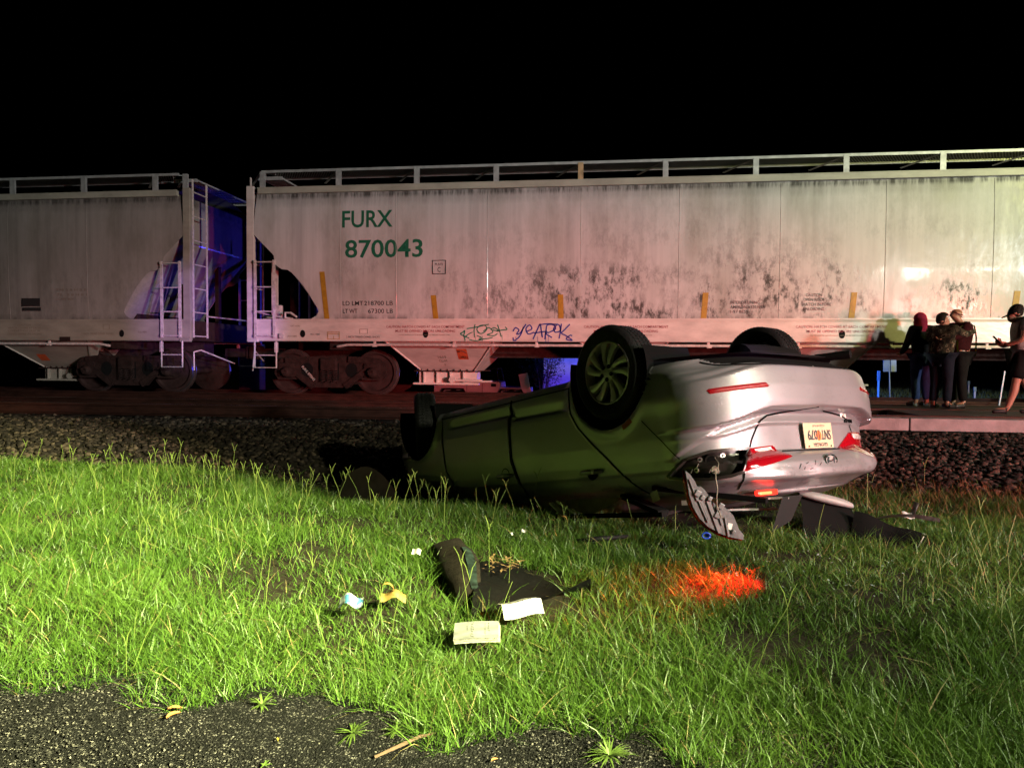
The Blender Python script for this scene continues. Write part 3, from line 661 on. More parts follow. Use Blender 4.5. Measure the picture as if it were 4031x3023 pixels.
for st in ([(0, .42), (.06, .5), (.10, .58), (.08, .3), (.11, .02)], [(.0, .4), (.05, .32), (.13, .22), (.2, .16)], [(.12, .25), (.2, .42), (.27, .5)], [(.14, .70), (.25, .74), (.45, .85), (.62, .95)],
           [(.32, .95), (.30, .6), (.31, .2)], [(.40, .45), (.36, .7), (.44, .88), (.55, .85), (.56, .6), (.46, .42), (.38, .5)], [(.5, .55), (.62, .75), (.7, .5), (.58, .35), (.72, .3), (.8, .42)],
           [(.36, .30), (.46, .18), (.40, .08), (.55, .12), (.70, .2)], [(.70, .62), (.82, .58), (.74, .75), (.66, .68)], [(.80, .92), (.84, .6), (.88, .25)], [(.78, .55), (.9, .62), (1.0, .66), (.96, .8)], [(.2, .08), (.34, .0), (.5, .1)]):
    stroke(m, st, -2.83, 1.10, .92, .34, .020)
for x in (.1, .33, .48, .9): m.box((-2.83 + x * .92 - CX, -1.5575, 1.12 + .05 * x), (.006, .002, .10))
m.build('graffiti', GGRAF, right, fix=False)
m = MB()
for st in ([(.0, .55), (.04, .75), (.10, .62), (.06, .4), (.12, .45), (.2, .85), (.22, .95)], [(.18, .8), (.12, .3), (.02, .02), (.0, .2)], [(.24, .55), (.32, .7), (.28, .9), (.22, .7), (.26, .4), (.36, .5)],
           [(.34, .1), (.42, .7), (.46, .95), (.48, .6), (.5, .2)], [(.36, .45), (.5, .52), (.58, .55)], [(.54, .1), (.56, .6), (.58, .9), (.68, .92), (.72, .7), (.62, .5), (.55, .45), (.66, .2)], [(.70, .95), (.78, .9), (.80, .6), (.72, .5), (.69, .7), (.74, .9)],
           [(.82, .98), (.80, .5), (.78, .15)], [(.96, .95), (.86, .6), (.82, .45), (.9, .3), (1.0, .05), (.9, .12), (.96, .32), (1.0, .3)], [(.44, .92), (.6, .98), (.72, .94)]):
    stroke(m, st, -1.79, 1.10, 1.14, .34, .024)
for x in (.05, .42, .56, .6): m.box((-1.79 + x * 1.14 - CX, -1.5575, 1.13), (.007, .002, .12))
m.build('graffiti', BGRAF, right, fix=False)

# second car, coupled at left
LL = 9.43; CL = -8.46 - LL
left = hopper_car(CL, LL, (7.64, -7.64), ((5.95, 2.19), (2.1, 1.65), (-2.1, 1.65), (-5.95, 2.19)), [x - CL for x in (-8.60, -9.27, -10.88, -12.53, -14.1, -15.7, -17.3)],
    'darker brownish hopper car at the left edge, coupled behind the lettered one', PAINT2, SILLP2, None)
def lfn(x0, z0, sill_=False): return lambda u, v: (x0 - CL + u, (-1.5565 if sill_ else -hwid(z0 + v) - .005), z0 + v)
for s_, x, z, h, w, sl in (('298 0 8 H 8 B', -11.48, 2.12, .05, .70, 0), ('78   8 8 H 8 1', -11.46, 2.02, .05, .68, 0), ('CAPY 4600', -11.43, 1.93, .05, .35, 0), ('CAUTION', -12.35, 1.39, .04, .28, 1), ('HATCH COVERS AT EACH', -12.6, 1.33, .04, .75, 1),
    ('COMPARTMENT MUST BE', -12.6, 1.27, .04, .75, 1), ('OPENED BEFORE UNLOADING', -12.62, 1.20, .04, .8, 1), ('2 INCH TREAD COND. SHOES', -10.9, 1.21, .04, .72, 1), ('PULL HERE', -9.62, 1.25, .03, .2, 1)):
    text_mesh('lettering', s_, h, lfn(x, z, sl), FADED, left, width=w)
m = MB(); m.box((-12.07 - CL, -1.545, 1.89), (.42, .012, .17)); m.box((-12.05 - CL, -1.545, 1.745), (.42, .012, .07)); m.build('placard', BLACK, left)
m = MB(); m.box((-11.28 - CL, -1.558, 1.12), (.24, .008, .09)); m.build('card_holder', CAST, left)
m = MB(); m.grid([[(x - CL + .12 * (z - .75), -(0.62 + .81 * (z - .5) / .6) - .008, z) for x in np.linspace(-12.42, -12.2, 3)] for z in np.linspace(.66, .80, 3)]); m.build('open_sign', ORANGE, left, fix=False)
m = MB(); frame(m, -10.4 - CL, 1.32, -10.26 - CL, 1.42, .006, -1.558); m.build('stencil_frame', FADED, left)
# ------------------------------------------------------------------ the overturned car: its body as a stack of plan outlines
def led(y): return 0.10 * sstep(0.42, 0.88, y)
_XZ = [.20, .25, .28, .30, .335, .342, .48, .57, .606, .618, .627, .655, .70, .712, .75, .84, .868, .880, .90, .94, .985, 1.02, 1.036, 1.05, 1.08, 1.12]
_XX = [-.78, -.82, -.85, -.895, -.915, -.945, -.965, -.968, -.963, -.958, -.874, -.868, -.890, -.874, -.872, -.876, -.878, -.915, -.958, -.985, -.994, -.988, -.970, -.915, -.85, -.77]
def rear_x(z, y):
    zz = np.asarray(z) - led(y) * np.clip((1.0 - np.asarray(z)) / 0.3, 0, 1)
    return np.interp(zz, _XZ, _XX)
_WZ = [.20, .25, .28, .32, .40, .50, .75, .88, .945, .96, 1.0, 1.05, 1.10]
_WW = [.76, .825, .85, .862, .870, .883, .890, .888, .878, .866, .852, .825, .78]
def half_w(x, z):
    w = np.interp(z, _WZ, _WW)
    x = np.asarray(x, float); z = np.asarray(z, float)
    # sculpted lower door scallops
    dz1 = np.where(x > 1.1, (z - 0.405), (z - 0.44 - 0.02 * (1.1 - x)))
    band = sstep(0.42, 0.52, x) * (1 - sstep(2.0, 2.15, x))
    w = w - 0.020 * band * np.where(dz1 < 0, np.exp(-(dz1 / 0.06) ** 2) * sstep(-0.16, -0.0, dz1) * (dz1 < 0), np.exp(-(dz1 / 0.010) ** 2))
    # flared arches
    for xa in (0.0, 2.70):
        r = np.hypot(x - xa, z - 0.275); w = w + 0.012 * np.exp(-((r - 0.39) / 0.04) ** 2)
    w = w - 0.02 * np.clip((x - 2.2) / 0.8, 0, 1) ** 2
    return w
AC, NE = 0.50, 3.3
def outline(z, nth=54, nside=210, nfr=26):
    """right half outline from rear centre to nose centre: arrays x, yabs"""
    th = np.linspace(0, math.pi / 2, nth)
    ys = np.sin(th) ** (2 / NE); w0 = float(half_w(-0.3, z)); y = w0 * ys
    xr0 = rear_x(z, y); x = xr0 + AC * (1 - np.cos(th) ** (2 / NE))
    xs_ = np.linspace(x[-1], 2.85, nside)[1:]; yside = half_w(xs_, z)
    bl = np.clip((xs_ - x[-1]) / 0.2, 0, 1); yside = yside * bl + w0 * (1 - bl)
    th2 = np.linspace(0, math.pi / 2, nfr)[1:]; xf = 3.50 - 0.35 * max(0, (z - 0.55) / 0.45) ** 1.5
    xn = 2.85 + (xf - 2.85) * np.sin(th2) ** (2 / 2.6); yn = yside[-1] * np.cos(th2) ** (2 / 2.6)
    return np.concatenate([x, xs_, xn]), np.concatenate([y, yside, yn])
def dents(x, y, z):
    """crash damage: inward push along the outline normal, metres"""
    d = 0.020 * (vnoise(x * 4 + 3, z * 6 + y) - 0.5) * sstep(0.90, 1.05, z) * 2
    d = d + 0.030 * np.exp(-((y - 0.44) / 0.10) ** 2) * np.exp(-((z - 0.97) / 0.05) ** 2) * (x < -0.6)
    d = d + 0.022 * np.exp(-((y + 0.25) / 0.12) ** 2) * np.exp(-((z - 1.0) / 0.035) ** 2) * (x < -0.6)
    A = np.degrees(np.arctan2(np.abs(y), -np.asarray(x))); zl = np.interp(A, [0, 22, 28, 42, 51, 60], [.612, .622, .645, .71, .80, .89])
    d = d - 0.020 * (1 - sstep(zl - .010, zl + .006, z)) * (1 - sstep(56, 64, A)) * sstep(0.33, 0.37, z)
    return d
CARM = Matrix(((-0.6683253062, 0.7374255721, 0.0976975471, 0.6166009203), (0.7195103252, 0.6741753950, -0.1667106134, 5.5036637118), (-0.1888019519, -0.0411225278, -0.9811537905, 1.6448279939), (0, 0, 0, 1)))
def car_paint():
    m = pm('silver_car_paint', (0.33, 0.32, 0.335), 0.34, 0.6, coat=0.6)
    nt = m.node_tree; n = nt.nodes; l = nt.links; b = n['Principled BSDF']
    tc = n.new('ShaderNodeTexCoord')
    v = n.new('ShaderNodeTexVoronoi'); v.inputs['Scale'].default_value = 85; l.new(tc.outputs['Object'], v.inputs['Vector'])
    r = n.new('ShaderNodeValToRGB'); r.color_ramp.elements[0].position = 0.0; r.color_ramp.elements[0].color = (1, 1, 1, 1); r.color_ramp.elements[1].position = 0.22; r.color_ramp.elements[1].color = (0, 0, 0, 1)
    l.new(v.outputs['Distance'], r.inputs[0])
    t = n.new('ShaderNodeTexNoise'); t.inputs['Scale'].default_value = 5; l.new(tc.outputs['Object'], t.inputs['Vector'])
    r2 = n.new('ShaderNodeValToRGB'); r2.color_ramp.elements[0].position = 0.45; r2.color_ramp.elements[1].position = 0.62; l.new(t.outputs[0], r2.inputs[0])
    mx = n.new('ShaderNodeMath'); mx.operation = 'MULTIPLY'; l.new(r.outputs[0], mx.inputs[0]); l.new(r2.outputs[0], mx.inputs[1])
    bp = n.new('ShaderNodeBump'); bp.inputs['Strength'].default_value = 0.35; bp.inputs['Distance'].default_value = 0.004; l.new(mx.outputs[0], bp.inputs['Height'])
    l.new(bp.outputs[0], b.inputs['Normal']); l.new(bp.outputs[0], b.inputs['Coat Normal'])
    t3 = n.new('ShaderNodeTexNoise'); t3.inputs['Scale'].default_value = 2.3; t3.inputs['Detail'].default_value = 7; l.new(tc.outputs['Object'], t3.inputs['Vector'])
    mr = n.new('ShaderNodeMapRange'); mr.inputs[1].default_value = .3; mr.inputs[2].default_value = .7; mr.inputs[3].default_value = .28; mr.inputs[4].default_value = .46; l.new(t3.outputs[0], mr.inputs[0]); l.new(mr.outputs[0], b.inputs['Roughness'])
    # mud and scrapes picked up where the car rolled on its roof
    sx = n.new('ShaderNodeSeparateXYZ'); l.new(tc.outputs['Object'], sx.inputs[0]); zr = n.new('ShaderNodeMapRange'); zr.inputs[1].default_value = .93; zr.inputs[2].default_value = 1.12; zr.inputs[3].default_value = .10; l.new(sx.outputs[2], zr.inputs[0])
    mp = n.new('ShaderNodeMapping'); mp.inputs['Scale'].default_value = (2.5, 5, 9); l.new(tc.outputs['Object'], mp.inputs[0]); t4 = n.new('ShaderNodeTexNoise'); t4.inputs['Scale'].default_value = 3; t4.inputs['Detail'].default_value = 9; t4.inputs['Roughness'].default_value = .75; l.new(mp.outputs[0], t4.inputs['Vector'])
    r4 = n.new('ShaderNodeValToRGB'); r4.color_ramp.elements[0].position = .53; r4.color_ramp.elements[1].position = .68; l.new(t4.outputs[0], r4.inputs[0])
    mm = n.new('ShaderNodeMath'); mm.operation = 'MULTIPLY'; l.new(r4.outputs[0], mm.inputs[0]); l.new(zr.outputs[0], mm.inputs[1])
    mc = n.new('ShaderNodeMixRGB'); l.new(mm.outputs[0], mc.inputs[0]); mc.inputs[1].default_value = b.inputs['Base Color'].default_value[:]; mc.inputs[2].default_value = (.035, .024, .015, 1); l.new(mc.outputs[0], b.inputs['Base Color'])
    return m
CPAINT = car_paint()
BLKPL = pm('black_plastic', (0.006, 0.006, 0.006), 0.8, spec=0.06); GLOSSBLK = pm('gloss_black', (0.01, 0.01, 0.01), 0.18)
RECESS = pm('lamp_pocket_paint', (0.035, 0.03, 0.026), 0.3, 0.4, 5, 0.4); RUBBER = pm('tyre_rubber', (0.007, 0.007, 0.007), 0.6, 0, 30, 0.3, 0.3, 90, spec=0.2)
LENS = pm('red_lens', (0.24, 0.003, 0.008), 0.12, coat=1.0, bump=0.08, bscale=120); CLEAR = pm('clear_lens', (0.62, 0.58, 0.55), 0.15, 0.3, coat=1, bump=0.5, bscale=90)
REFL = pm('reflector_red', (0.22, 0.004, 0.008), 0.2, coat=1, bump=0.3, bscale=150); CHROME = pm('chrome', (0.75, 0.74, 0.76), 0.12, 1.0)
ALLOY = pm('alloy_silver', (0.45, 0.45, 0.44), 0.38, 0.6, 8, 0.15); GREYPL = pm('grey_plastic', (0.22, 0.22, 0.215), 0.5, 0, 10, 0.2, 0.15, 40)
BROWN = pm('cabin_trim', (0.12, 0.075, 0.045), 0.6, 0, 6, 0.5); GLASSD = pm('broken_tinted_glass', (0.02, 0.035, 0.04), 0.12); SEAMM = pm('panel_gap', (0.004, 0.004, 0.004), 0.9, spec=0.03)
SCRATCH = pm('rust_scrape', (0.30, 0.06, 0.02), 0.7, 0, 40, 0.4); BARE_LIT = pm('bare_metal_lit_edge', (0.6, 0.57, 0.52), 0.35, 0.8, 12, 0.3)  # bare metal, also used to paint the lit door edges

auto = empty('overturned_car', (0, 0, 0), 0, 'silver four-door car lying upside down on its crushed roof, missing one tail lamp', 'car')
auto.matrix_world = CARM

NTH, NSD, NFR = 54, 210, 26
zrow = np.array(sorted(set(list(np.round(np.linspace(0.25, 1.10, 96), 4)))))
def ztop(x): return np.interp(x, [-1, 1.9, 2.3, 2.8, 3.5], [1.10, 1.10, 1.0, .92, .76])
XO, YO = [], []
for z in zrow:
    a, b_ = outline(z, NTH, NSD, NFR); XO.append(a); YO.append(b_)
XO, YO = np.array(XO), np.array(YO); ZO = np.repeat(zrow[:, None], XO.shape[1], 1)
tp = ztop(XO); ZO = np.where((XO < -.35) & (ZO < .40), .40 - (.40 - ZO) * .76, ZO); ZO = np.where(ZO > .55, .55 + (ZO - .55) * (tp - .55) / .55, ZO)
def surf_side(s):
    X, Y, Z = XO.copy(), s * YO, ZO.copy()
    dx = np.gradient(X, axis=1); dy = np.gradient(Y, axis=1); ln = np.hypot(dx, dy) + 1e-9
    nx_, ny_ = -dy / ln * s, dx / ln * s
    nx_, ny_ = -nx_, -ny_                     # outward
    d = dents(X, Y, Z)
    # outward points away from the car's middle
    sgn = np.sign(nx_ * (X - 1.2) + ny_ * Y); nx_ *= sgn; ny_ *= sgn
    return np.stack([X - nx_ * d, Y - ny_ * d, Z], -1), np.stack([nx_, ny_, np.zeros_like(nx_)], -1)
def poly_in(px_, py_, poly):
    inside = np.zeros(px_.shape, bool); n = len(poly)
    for i in range(n):
        x1, y1 = poly[i]; x2, y2 = poly[(i + 1) % n]
        c = ((y1 > py_) != (y2 > py_)) & (px_ < (x2 - x1) * (py_ - y1) / (y2 - y1 + 1e-12) + x1); inside ^= c
    return inside
RECP = [(62.6, .98), (55.9, .89), (47.3, .85), (41.3, .845), (34.2, .845), (37.2, .92), (38.6, .98), (42.5, 1.0), (48.4, 1.01), (57.8, .995)]
LAMP = [(34.2, .845), (24.5, .835), (19.7, .91), (38.6, .98), (37.2, .92)]
LEDG = ([0, 22, 28, 42, 51, 57, 63, 71.3, 180], [.600, .612, .635, .70, .79, .88, .76, .62, .62])
SHUT = ([.60, .61, .65, .69, .80, .845, .98, 1.2], [0, 0, 24.2, 29.3, 33.2, 34.2, 38.6, 40])
RDE = ([.3, .48, .60, .71, .84, .98, 1.12], [.40, .39, .31, .19, .03, -.12, -.28]); BG = ([.29, .34, .44, .62, .76, .90, 1.1], [1.13, 1.135, 1.14, 1.14, 1.13, 1.07, 1.02]); FG = ([.29, .5, .78, .87, 1.1], [2.24, 2.225, 2.17, 2.09, 1.98])
VAL = ([0, 35, 42, 47, 52, 90], [.342, .342, .328, .29, .2, .2])
surfs = {}
for s in (-1, 1):
    P, Nn = surf_side(s); surfs[s] = (P, Nn)
    # snap arch rims
    for xa, za, rr in ((0.0, 0.27, 0.375), (2.70, 0.28, 0.365)):
        r = np.hypot(P[..., 0] - xa, P[..., 2] - za); near = np.abs(r - rr) < 0.0085
        k = np.where(near, rr / np.maximum(r, 1e-6), 1); P[..., 0] = xa + (P[..., 0] - xa) * k; P[..., 2] = za + (P[..., 2] - za) * k
    c = (P[:-1, :-1] + P[1:, :-1] + P[:-1, 1:] + P[1:, 1:]) / 4; cx, cy, cz = c[..., 0], np.abs(c[..., 1]), c[..., 2]
    A = np.degrees(np.arctan2(cy, -cx)); keep = np.ones(cx.shape, bool)
    for xa, za, rr in ((0.0, 0.27, 0.375), (2.70, 0.28, 0.365)): keep &= ~((np.hypot(cx - xa, cz - za) < rr))
    cls = np.full(cx.shape, 'quarter_panel', dtype=object); rearq = cx < 0.42
    cls[cx > np.interp(cz, *FG)] = 'front_fender'
    cls[(cx < np.interp(cz, *FG)) & (cx > np.interp(cz, *BG))] = 'front_door'
    cls[(cx < np.interp(cz, *BG)) & (cx > np.interp(cz, *RDE))] = 'rear_door'
    cls[(cz < 0.305) & (cx > .36) & (cx < 2.35)] = 'rocker_panel'
    cls[(cx < -.25) & (cz < np.interp(A, *LEDG))] = 'rear_bumper'
    cls[(cx < -.25) & (cz < np.interp(A, *VAL))] = 'bumper_valance'
    cls[(A < np.interp(cz, *SHUT)) & (cz >= np.interp(A, *LEDG))] = 'trunk_lid'
    if s < 0: keep &= ~poly_in(A, cz, RECP)
    ids = np.arange(P.shape[0] * P.shape[1]).reshape(P.shape[:2])
    Vall = P.reshape(-1, 3)
    dN = np.stack([np.gradient(P[..., i], axis=0) for i in range(3)], -1); dM = np.stack([np.gradient(P[..., i], axis=1) for i in range(3)], -1)
    NV = np.cross(dM, dN); NV /= np.linalg.norm(NV, axis=-1, keepdims=True) + 1e-9
    flip = np.sign((NV * Nn).sum(-1, keepdims=True)); flip[flip == 0] = 1; NV = (NV * flip).reshape(-1, 3)
    for kind in sorted(set(cls.ravel())):
        sel = keep & (cls == kind)
        if not sel.any(): continue
        i, j = np.where(sel); f = np.stack([ids[i, j], ids[i + 1, j], ids[i + 1, j + 1], ids[i, j + 1]], 1)
        fn0 = np.cross(Vall[f[:, 1]] - Vall[f[:, 0]], Vall[f[:, 3]] - Vall[f[:, 0]])
        if (fn0 * NV[f[:, 0]]).sum() < 0: f = f[:, ::-1]
        u, inv = np.unique(f, return_inverse=True); f = inv.reshape(f.shape)
        me = fast_mesh(kind, Vall[u], [f]); me.shade_smooth(); me.normals_split_custom_set_from_vertices([tuple(v) for v in NV[u]])
        mt = BLKPL if kind in ('bumper_valance',) else CPAINT
        o = link_mesh(kind, me, mt, auto)
        if s > 0 and kind == 'trunk_lid':     # join the two halves of centre panels
            pass
# centre panels are built per half above; merge the halves so that each is one part
def merge_half(kind):
    obs = [o for o in auto.children if o.name.split('.')[0] == kind]
    if len(obs) != 2: return
    a, b_ = obs; V = []; F = []; NN = []
    for o in obs:
        me = o.data; n = len(me.vertices); co = np.empty(n * 3, np.float32); me.vertices.foreach_get('co', co); li = np.empty(len(me.loops), np.int32); me.loops.foreach_get('vertex_index', li)
        cn = np.empty(len(me.loops) * 3, np.float32); me.corner_normals.foreach_get('vector', cn); cn = cn.reshape(-1, 3); nv = np.zeros((n, 3), np.float32); nv[li] = cn
        off = sum(len(v) for v in V); V.append(co.reshape(-1, 3)); F.append(li.reshape(-1, 4) + off); NN.append(nv)
    me = fast_mesh(kind, np.concatenate(V), [np.concatenate(F)]); me.shade_smooth(); me.normals_split_custom_set_from_vertices([tuple(v) for v in np.concatenate(NN)])
    mt = a.data.materials[0]; bpy.data.objects.remove(a); bpy.data.objects.remove(b_); link_mesh(kind, me, mt, auto)
for k_ in ('trunk_lid', 'rear_bumper', 'bumper_valance'): merge_half(k_)

def on_surf(s, A_, z, off=0.0):
    """point on the body at plan angle A (deg, rear centre = 0) and height z"""
    P, Nn = surfs[s]; i = int(np.clip(np.searchsorted(zrow, z), 1, len(zrow) - 1)); t = (z - zrow[i - 1]) / (zrow[i] - zrow[i - 1])
    out = 0; nn = 0
    for q, w in ((i - 1, 1 - t), (i, t)):
        row = P[q]; a = np.degrees(np.arctan2(np.abs(row[:, 1]), -row[:, 0])); m_ = np.maximum.accumulate(a)
        f = np.interp(A_, m_, np.arange(len(a))); k = int(min(f, len(a) - 2)); g = f - k
        out = out + w * (row[k] * (1 - g) + row[k + 1] * g); nn = nn + w * (Nn[q][k] * (1 - g) + Nn[q][k + 1] * g)
    return out + nn * off
def on_side(s, x, z, off=0.0):
    P, Nn = surfs[s]; i = int(np.clip(np.searchsorted(zrow, z), 1, len(zrow) - 1)); t = (z - zrow[i - 1]) / (zrow[i] - zrow[i - 1]); out = 0
    for q, w in ((i - 1, 1 - t), (i, t)):
        row = P[q]; sl = slice(NTH // 2, None); y = np.interp(x, row[sl, 0], row[sl, 1]); out = out + w * np.array([x, y, z])
    return out + np.array([0, s * off, 0])
def ribbon(m, pts, w, up=None):
    pts = np.array(pts); g = []
    for i in range(len(pts)):
        t = pts[min(i + 1, len(pts) - 1)] - pts[max(i - 1, 0)]; t = t / (np.linalg.norm(t) + 1e-9)
        nrm = np.array([pts[i][0] - 1.2 if abs(pts[i][0]) > .6 and pts[i][0] < 0 else 0, pts[i][1], 0]); nrm = nrm / (np.linalg.norm(nrm) + 1e-9)
        b_ = np.cross(t, nrm); b_ /= np.linalg.norm(b_) + 1e-9; g.append([pts[i] - b_ * w / 2, pts[i] + b_ * w / 2])
    m.grid(g)
def dens(xs_, zs_, n=24):
    t = np.linspace(0, 1, len(xs_)); q = np.linspace(0, 1, n); return np.interp(q, t, xs_), np.interp(q, t, zs_)
for s in (-1, 1):
    for (zz, xx), w in ((FG, .012), (BG, .022), (RDE, .016)):
        z_, x_ = dens(zz, xx); m = MB(); ribbon(m, [on_side(s, x, z, .0025) for x, z in zip(x_, z_) if z < 1.098], w); m.build('panel_seam', SEAMM, auto, fix=False)
    m = MB(); ribbon(m, [on_side(s, x, .305, .0025) for x in np.linspace(.40, 2.24, 30)], .008); m.build('panel_seam', SEAMM, auto, fix=False)
    A_, z_ = dens([71.3, 63, 57], [.62, .76, .88], 12); m = MB(); ribbon(m, [on_surf(s, a, z, .0025) for a, z in zip(A_, z_)], .007); m.build('panel_seam', SEAMM, auto, fix=False)
    z_ = np.linspace(.612, 1.08, 34); m = MB(); ribbon(m, [on_surf(s, float(np.interp(z, *SHUT)), z, .003) for z in z_], .011); m.build('panel_seam', SEAMM, auto, fix=False)
    # bright strips added proud at the door gaps to paint light-caught edges
    for (zz, xx), dx, h in ((FG, -.007, .010), (BG, .012, .014), (RDE, .009, .005)):
        z_, x_ = dens(zz, xx, 40); m = MB(); m.grid([[on_side(s, x + dx + .002, z, .001), on_side(s, x + dx, z, h), on_side(s, x + dx + .02, z, .0015)] for x, z in zip(x_, z_) if .33 < z < .97]); m.build('lit_door_edge', BARE_LIT, auto, fix=False)
    A_ = np.linspace(.5, 47.5, 40); m = MB(); ribbon(m, [on_surf(s, a, float(np.interp(a, *VAL)) , .003) for a in A_], .016); m.build('valance_joint', SEAMM, auto, fix=False)
def patch(name, poly, s, off, mat, parent, n=26, wall=0.0, fn=on_surf):
    """filled outline in (A, z) laid on the body with an offset; side walls of depth `wall`"""
    bm = bmesh.new(); pl = []
    for i in range(len(poly)):
        a, b_ = poly[i], poly[(i + 1) % len(poly)]; L_ = max(2, int(math.hypot((a[0] - b_[0]) / 60, a[1] - b_[1]) / .012))
        pl += [(a[0] + (b_[0] - a[0]) * t / L_, a[1] + (b_[1] - a[1]) * t / L_) for t in range(L_)]
    vs = [bm.verts.new((p[0] / 60, p[1], 0)) for p in pl]; f = bm.faces.new(vs)
    bmesh.ops.triangulate(bm, faces=[f]); bmesh.ops.subdivide_edges(bm, edges=[e for e in bm.edges if e.calc_length() > .03], cuts=3, use_grid_fill=True)
    bmesh.ops.triangulate(bm, faces=bm.faces[:])
    bnd = {v for e in bm.edges if e.is_boundary for v in e.verts}
    edges = [(e.verts[0], e.verts[1]) for e in bm.edges if e.is_boundary]
    pos = {}
    for v in bm.verts:
        A_, z = v.co.x * 60, v.co.y; pos[v] = (fn(s, A_, z, off - (0.006 if (v in bnd and off > 0) else 0)), fn(s, A_, z, off - wall))
    if wall:
        low = {v: bm.verts.new(pos[v][1]) for v in bnd}
    for v in pos: v.co = pos[v][0]
    if wall:
        for a, b_ in edges: bm.faces.new((a, b_, low[b_], low[a]))
    bmesh.ops.recalc_face_normals(bm, faces=bm.faces[:])
    me = bpy.data.meshes.new(name); bm.to_mesh(me); bm.free(); o = link_mesh(name, me, mat, parent); me.shade_smooth(); me.set_sharp_from_angle(angle=R(40)); return o
# lamp pocket on the right, sunk into the body, with holes, grommet and studs
pk = patch('lamp_pocket', RECP, -1, -0.055, RECESS, auto, wall=-0.055)
def disc_on(mm, A_, z, r, off, h, n=16):
    c = Vector(on_surf(-1, A_, z, off)); e = Vector(on_surf(-1, A_, z, off + .05)); d = (e - c).normalized(); mm.tube([c, c + d * h], r, n)
for A_, z, r in ((47.1, .905, .030), (50.2, .985, .022)): m = MB(); m2 = MB(); disc_on(m, A_, z, r, -.055, .004); disc_on(m2, A_, z, r * 1.35, -.056, .003); m.build('pocket_hole', SEAMM, pk); m2.build('grommet_ring', RECESS, pk)
for A_, z in ((51, .892), (53.5, .952), (46.6, .968), (42.6, .878)): m = MB(); m3 = MB(); disc_on(m3, A_, z, .0150, -.055, .006); disc_on(m, A_, z, .006, -.05, .004); o = m3.build('stud', BARE_LIT, pk); m.build('stud_hole', SEAMM, o)
for A_, z in ((54.8, .945), (52.2, .915), (48.5, .95), (44.5, .90), (41.6, .90)): c = Vector(on_surf(-1, A_, z, -.052)); MB().bar(c, c + Vector((.012, -.004, .022)), .006, .003).build('pocket_tab', BARE_LIT, pk)
m = MB(); _rp = RECP + RECP[:1]; ribbon(m, [on_surf(-1, _rp[i][0] + (_rp[i + 1][0] - _rp[i][0]) * t, _rp[i][1] + (_rp[i + 1][1] - _rp[i][1]) * t, .004) for i in range(len(RECP)) for t in np.linspace(0, 1, 8)[:-1]], .018); m.build('pocket_rim', RECESS, auto, fix=False)
m = MB(); ribbon(m, [on_surf(1, a, .874, .004) for a in np.linspace(17, .3, 12)] + [on_surf(-1, a, .874, .004) for a in np.linspace(.3, 21, 14)], .010); m.build('lid_groove', SEAMM, auto, fix=False)
# tail lamps
tl = patch('tail_lamp', LAMP, -1, 0.012, LENS, auto, wall=0.016); patch('reversing_lens', [(33.4, .853), (26, .843), (23.6, .868), (34.4, .872)], -1, 0.0165, CLEAR, tl, wall=0.006)
tl = patch('tail_lamp', [(17.5, .87), (28.8, .765), (40, .765), (56, .88), (62, .97), (50, 1.0), (38.6, .975)], 1, 0.012, LENS, auto, wall=0.016); patch('reversing_lens', [(30.5, .772), (41, .775), (47, .815), (31.5, .812)], 1, 0.0165, CLEAR, tl, wall=0.006)
patch('reflector', [(48.8, .53), (46.2, .495), (25.1, .467), (27.4, .50)], -1, 0.006, REFL, auto, wall=0.01); patch('reflector', [(48.8, .53), (46.2, .495), (25.1, .467), (27.4, .50)], 1, 0.006, REFL, auto, wall=0.01)
# licence plate
def rear_fn(yc, zc, x, tilt=0.0): return lambda u, v: (x - 0.001 + tilt * v, yc - u, zc + v)
m = MB(); m.box((-.900, .045, .785), (.006, .308, .158), bev=.0025); m.box((-.893, .045, .785), (.012, .26, .10)); PLM = pm('plate_cream', (0.50, 0.40, 0.26), 0.45, 0, 30, .08); PEACH = pm('plate_peach', (0.62, 0.15, 0.03), 0.5); INK = pm('plate_ink', (0.05, 0.045, 0.06), 0.5)
plate = m.build('licence_plate', PLM, auto)
m = MB(); m.prism([(.026 * math.cos(a) * (1 + .12 * math.cos(2 * a)), .032 * math.sin(a)) for a in np.linspace(0, 6.283, 17)[:-1]], lambda u, v, t: (t, .045 - u, .785 + v), -.9035, -.9050); m.build('plate_print', PEACH, plate)
text_mesh('plate_text', 'SNT', .060, rear_fn(.175, .752, -.9060), INK, plate, width=.105, bold=.01); text_mesh('plate_text', '1079', .060, rear_fn(.052, .752, -.9060), INK, plate, width=.125, bold=.01)
text_mesh('plate_text', 'GEORGIA', .022, rear_fn(.13, .832, -.9050), INK, plate, width=.155, bold=.01); text_mesh('plate_text', 'IN GOD WE TRUST', .013, rear_fn(.115, .718, -.9050), INK, plate, width=.13, bold=.01)
m = MB()
for y in (-.075, .165):
    m.lathe([(.001, -.907), (.006, -.907), (.006, -.900)], 10, 'x', (0, y, .852))
m.build('plate_screw', CHROME, plate)
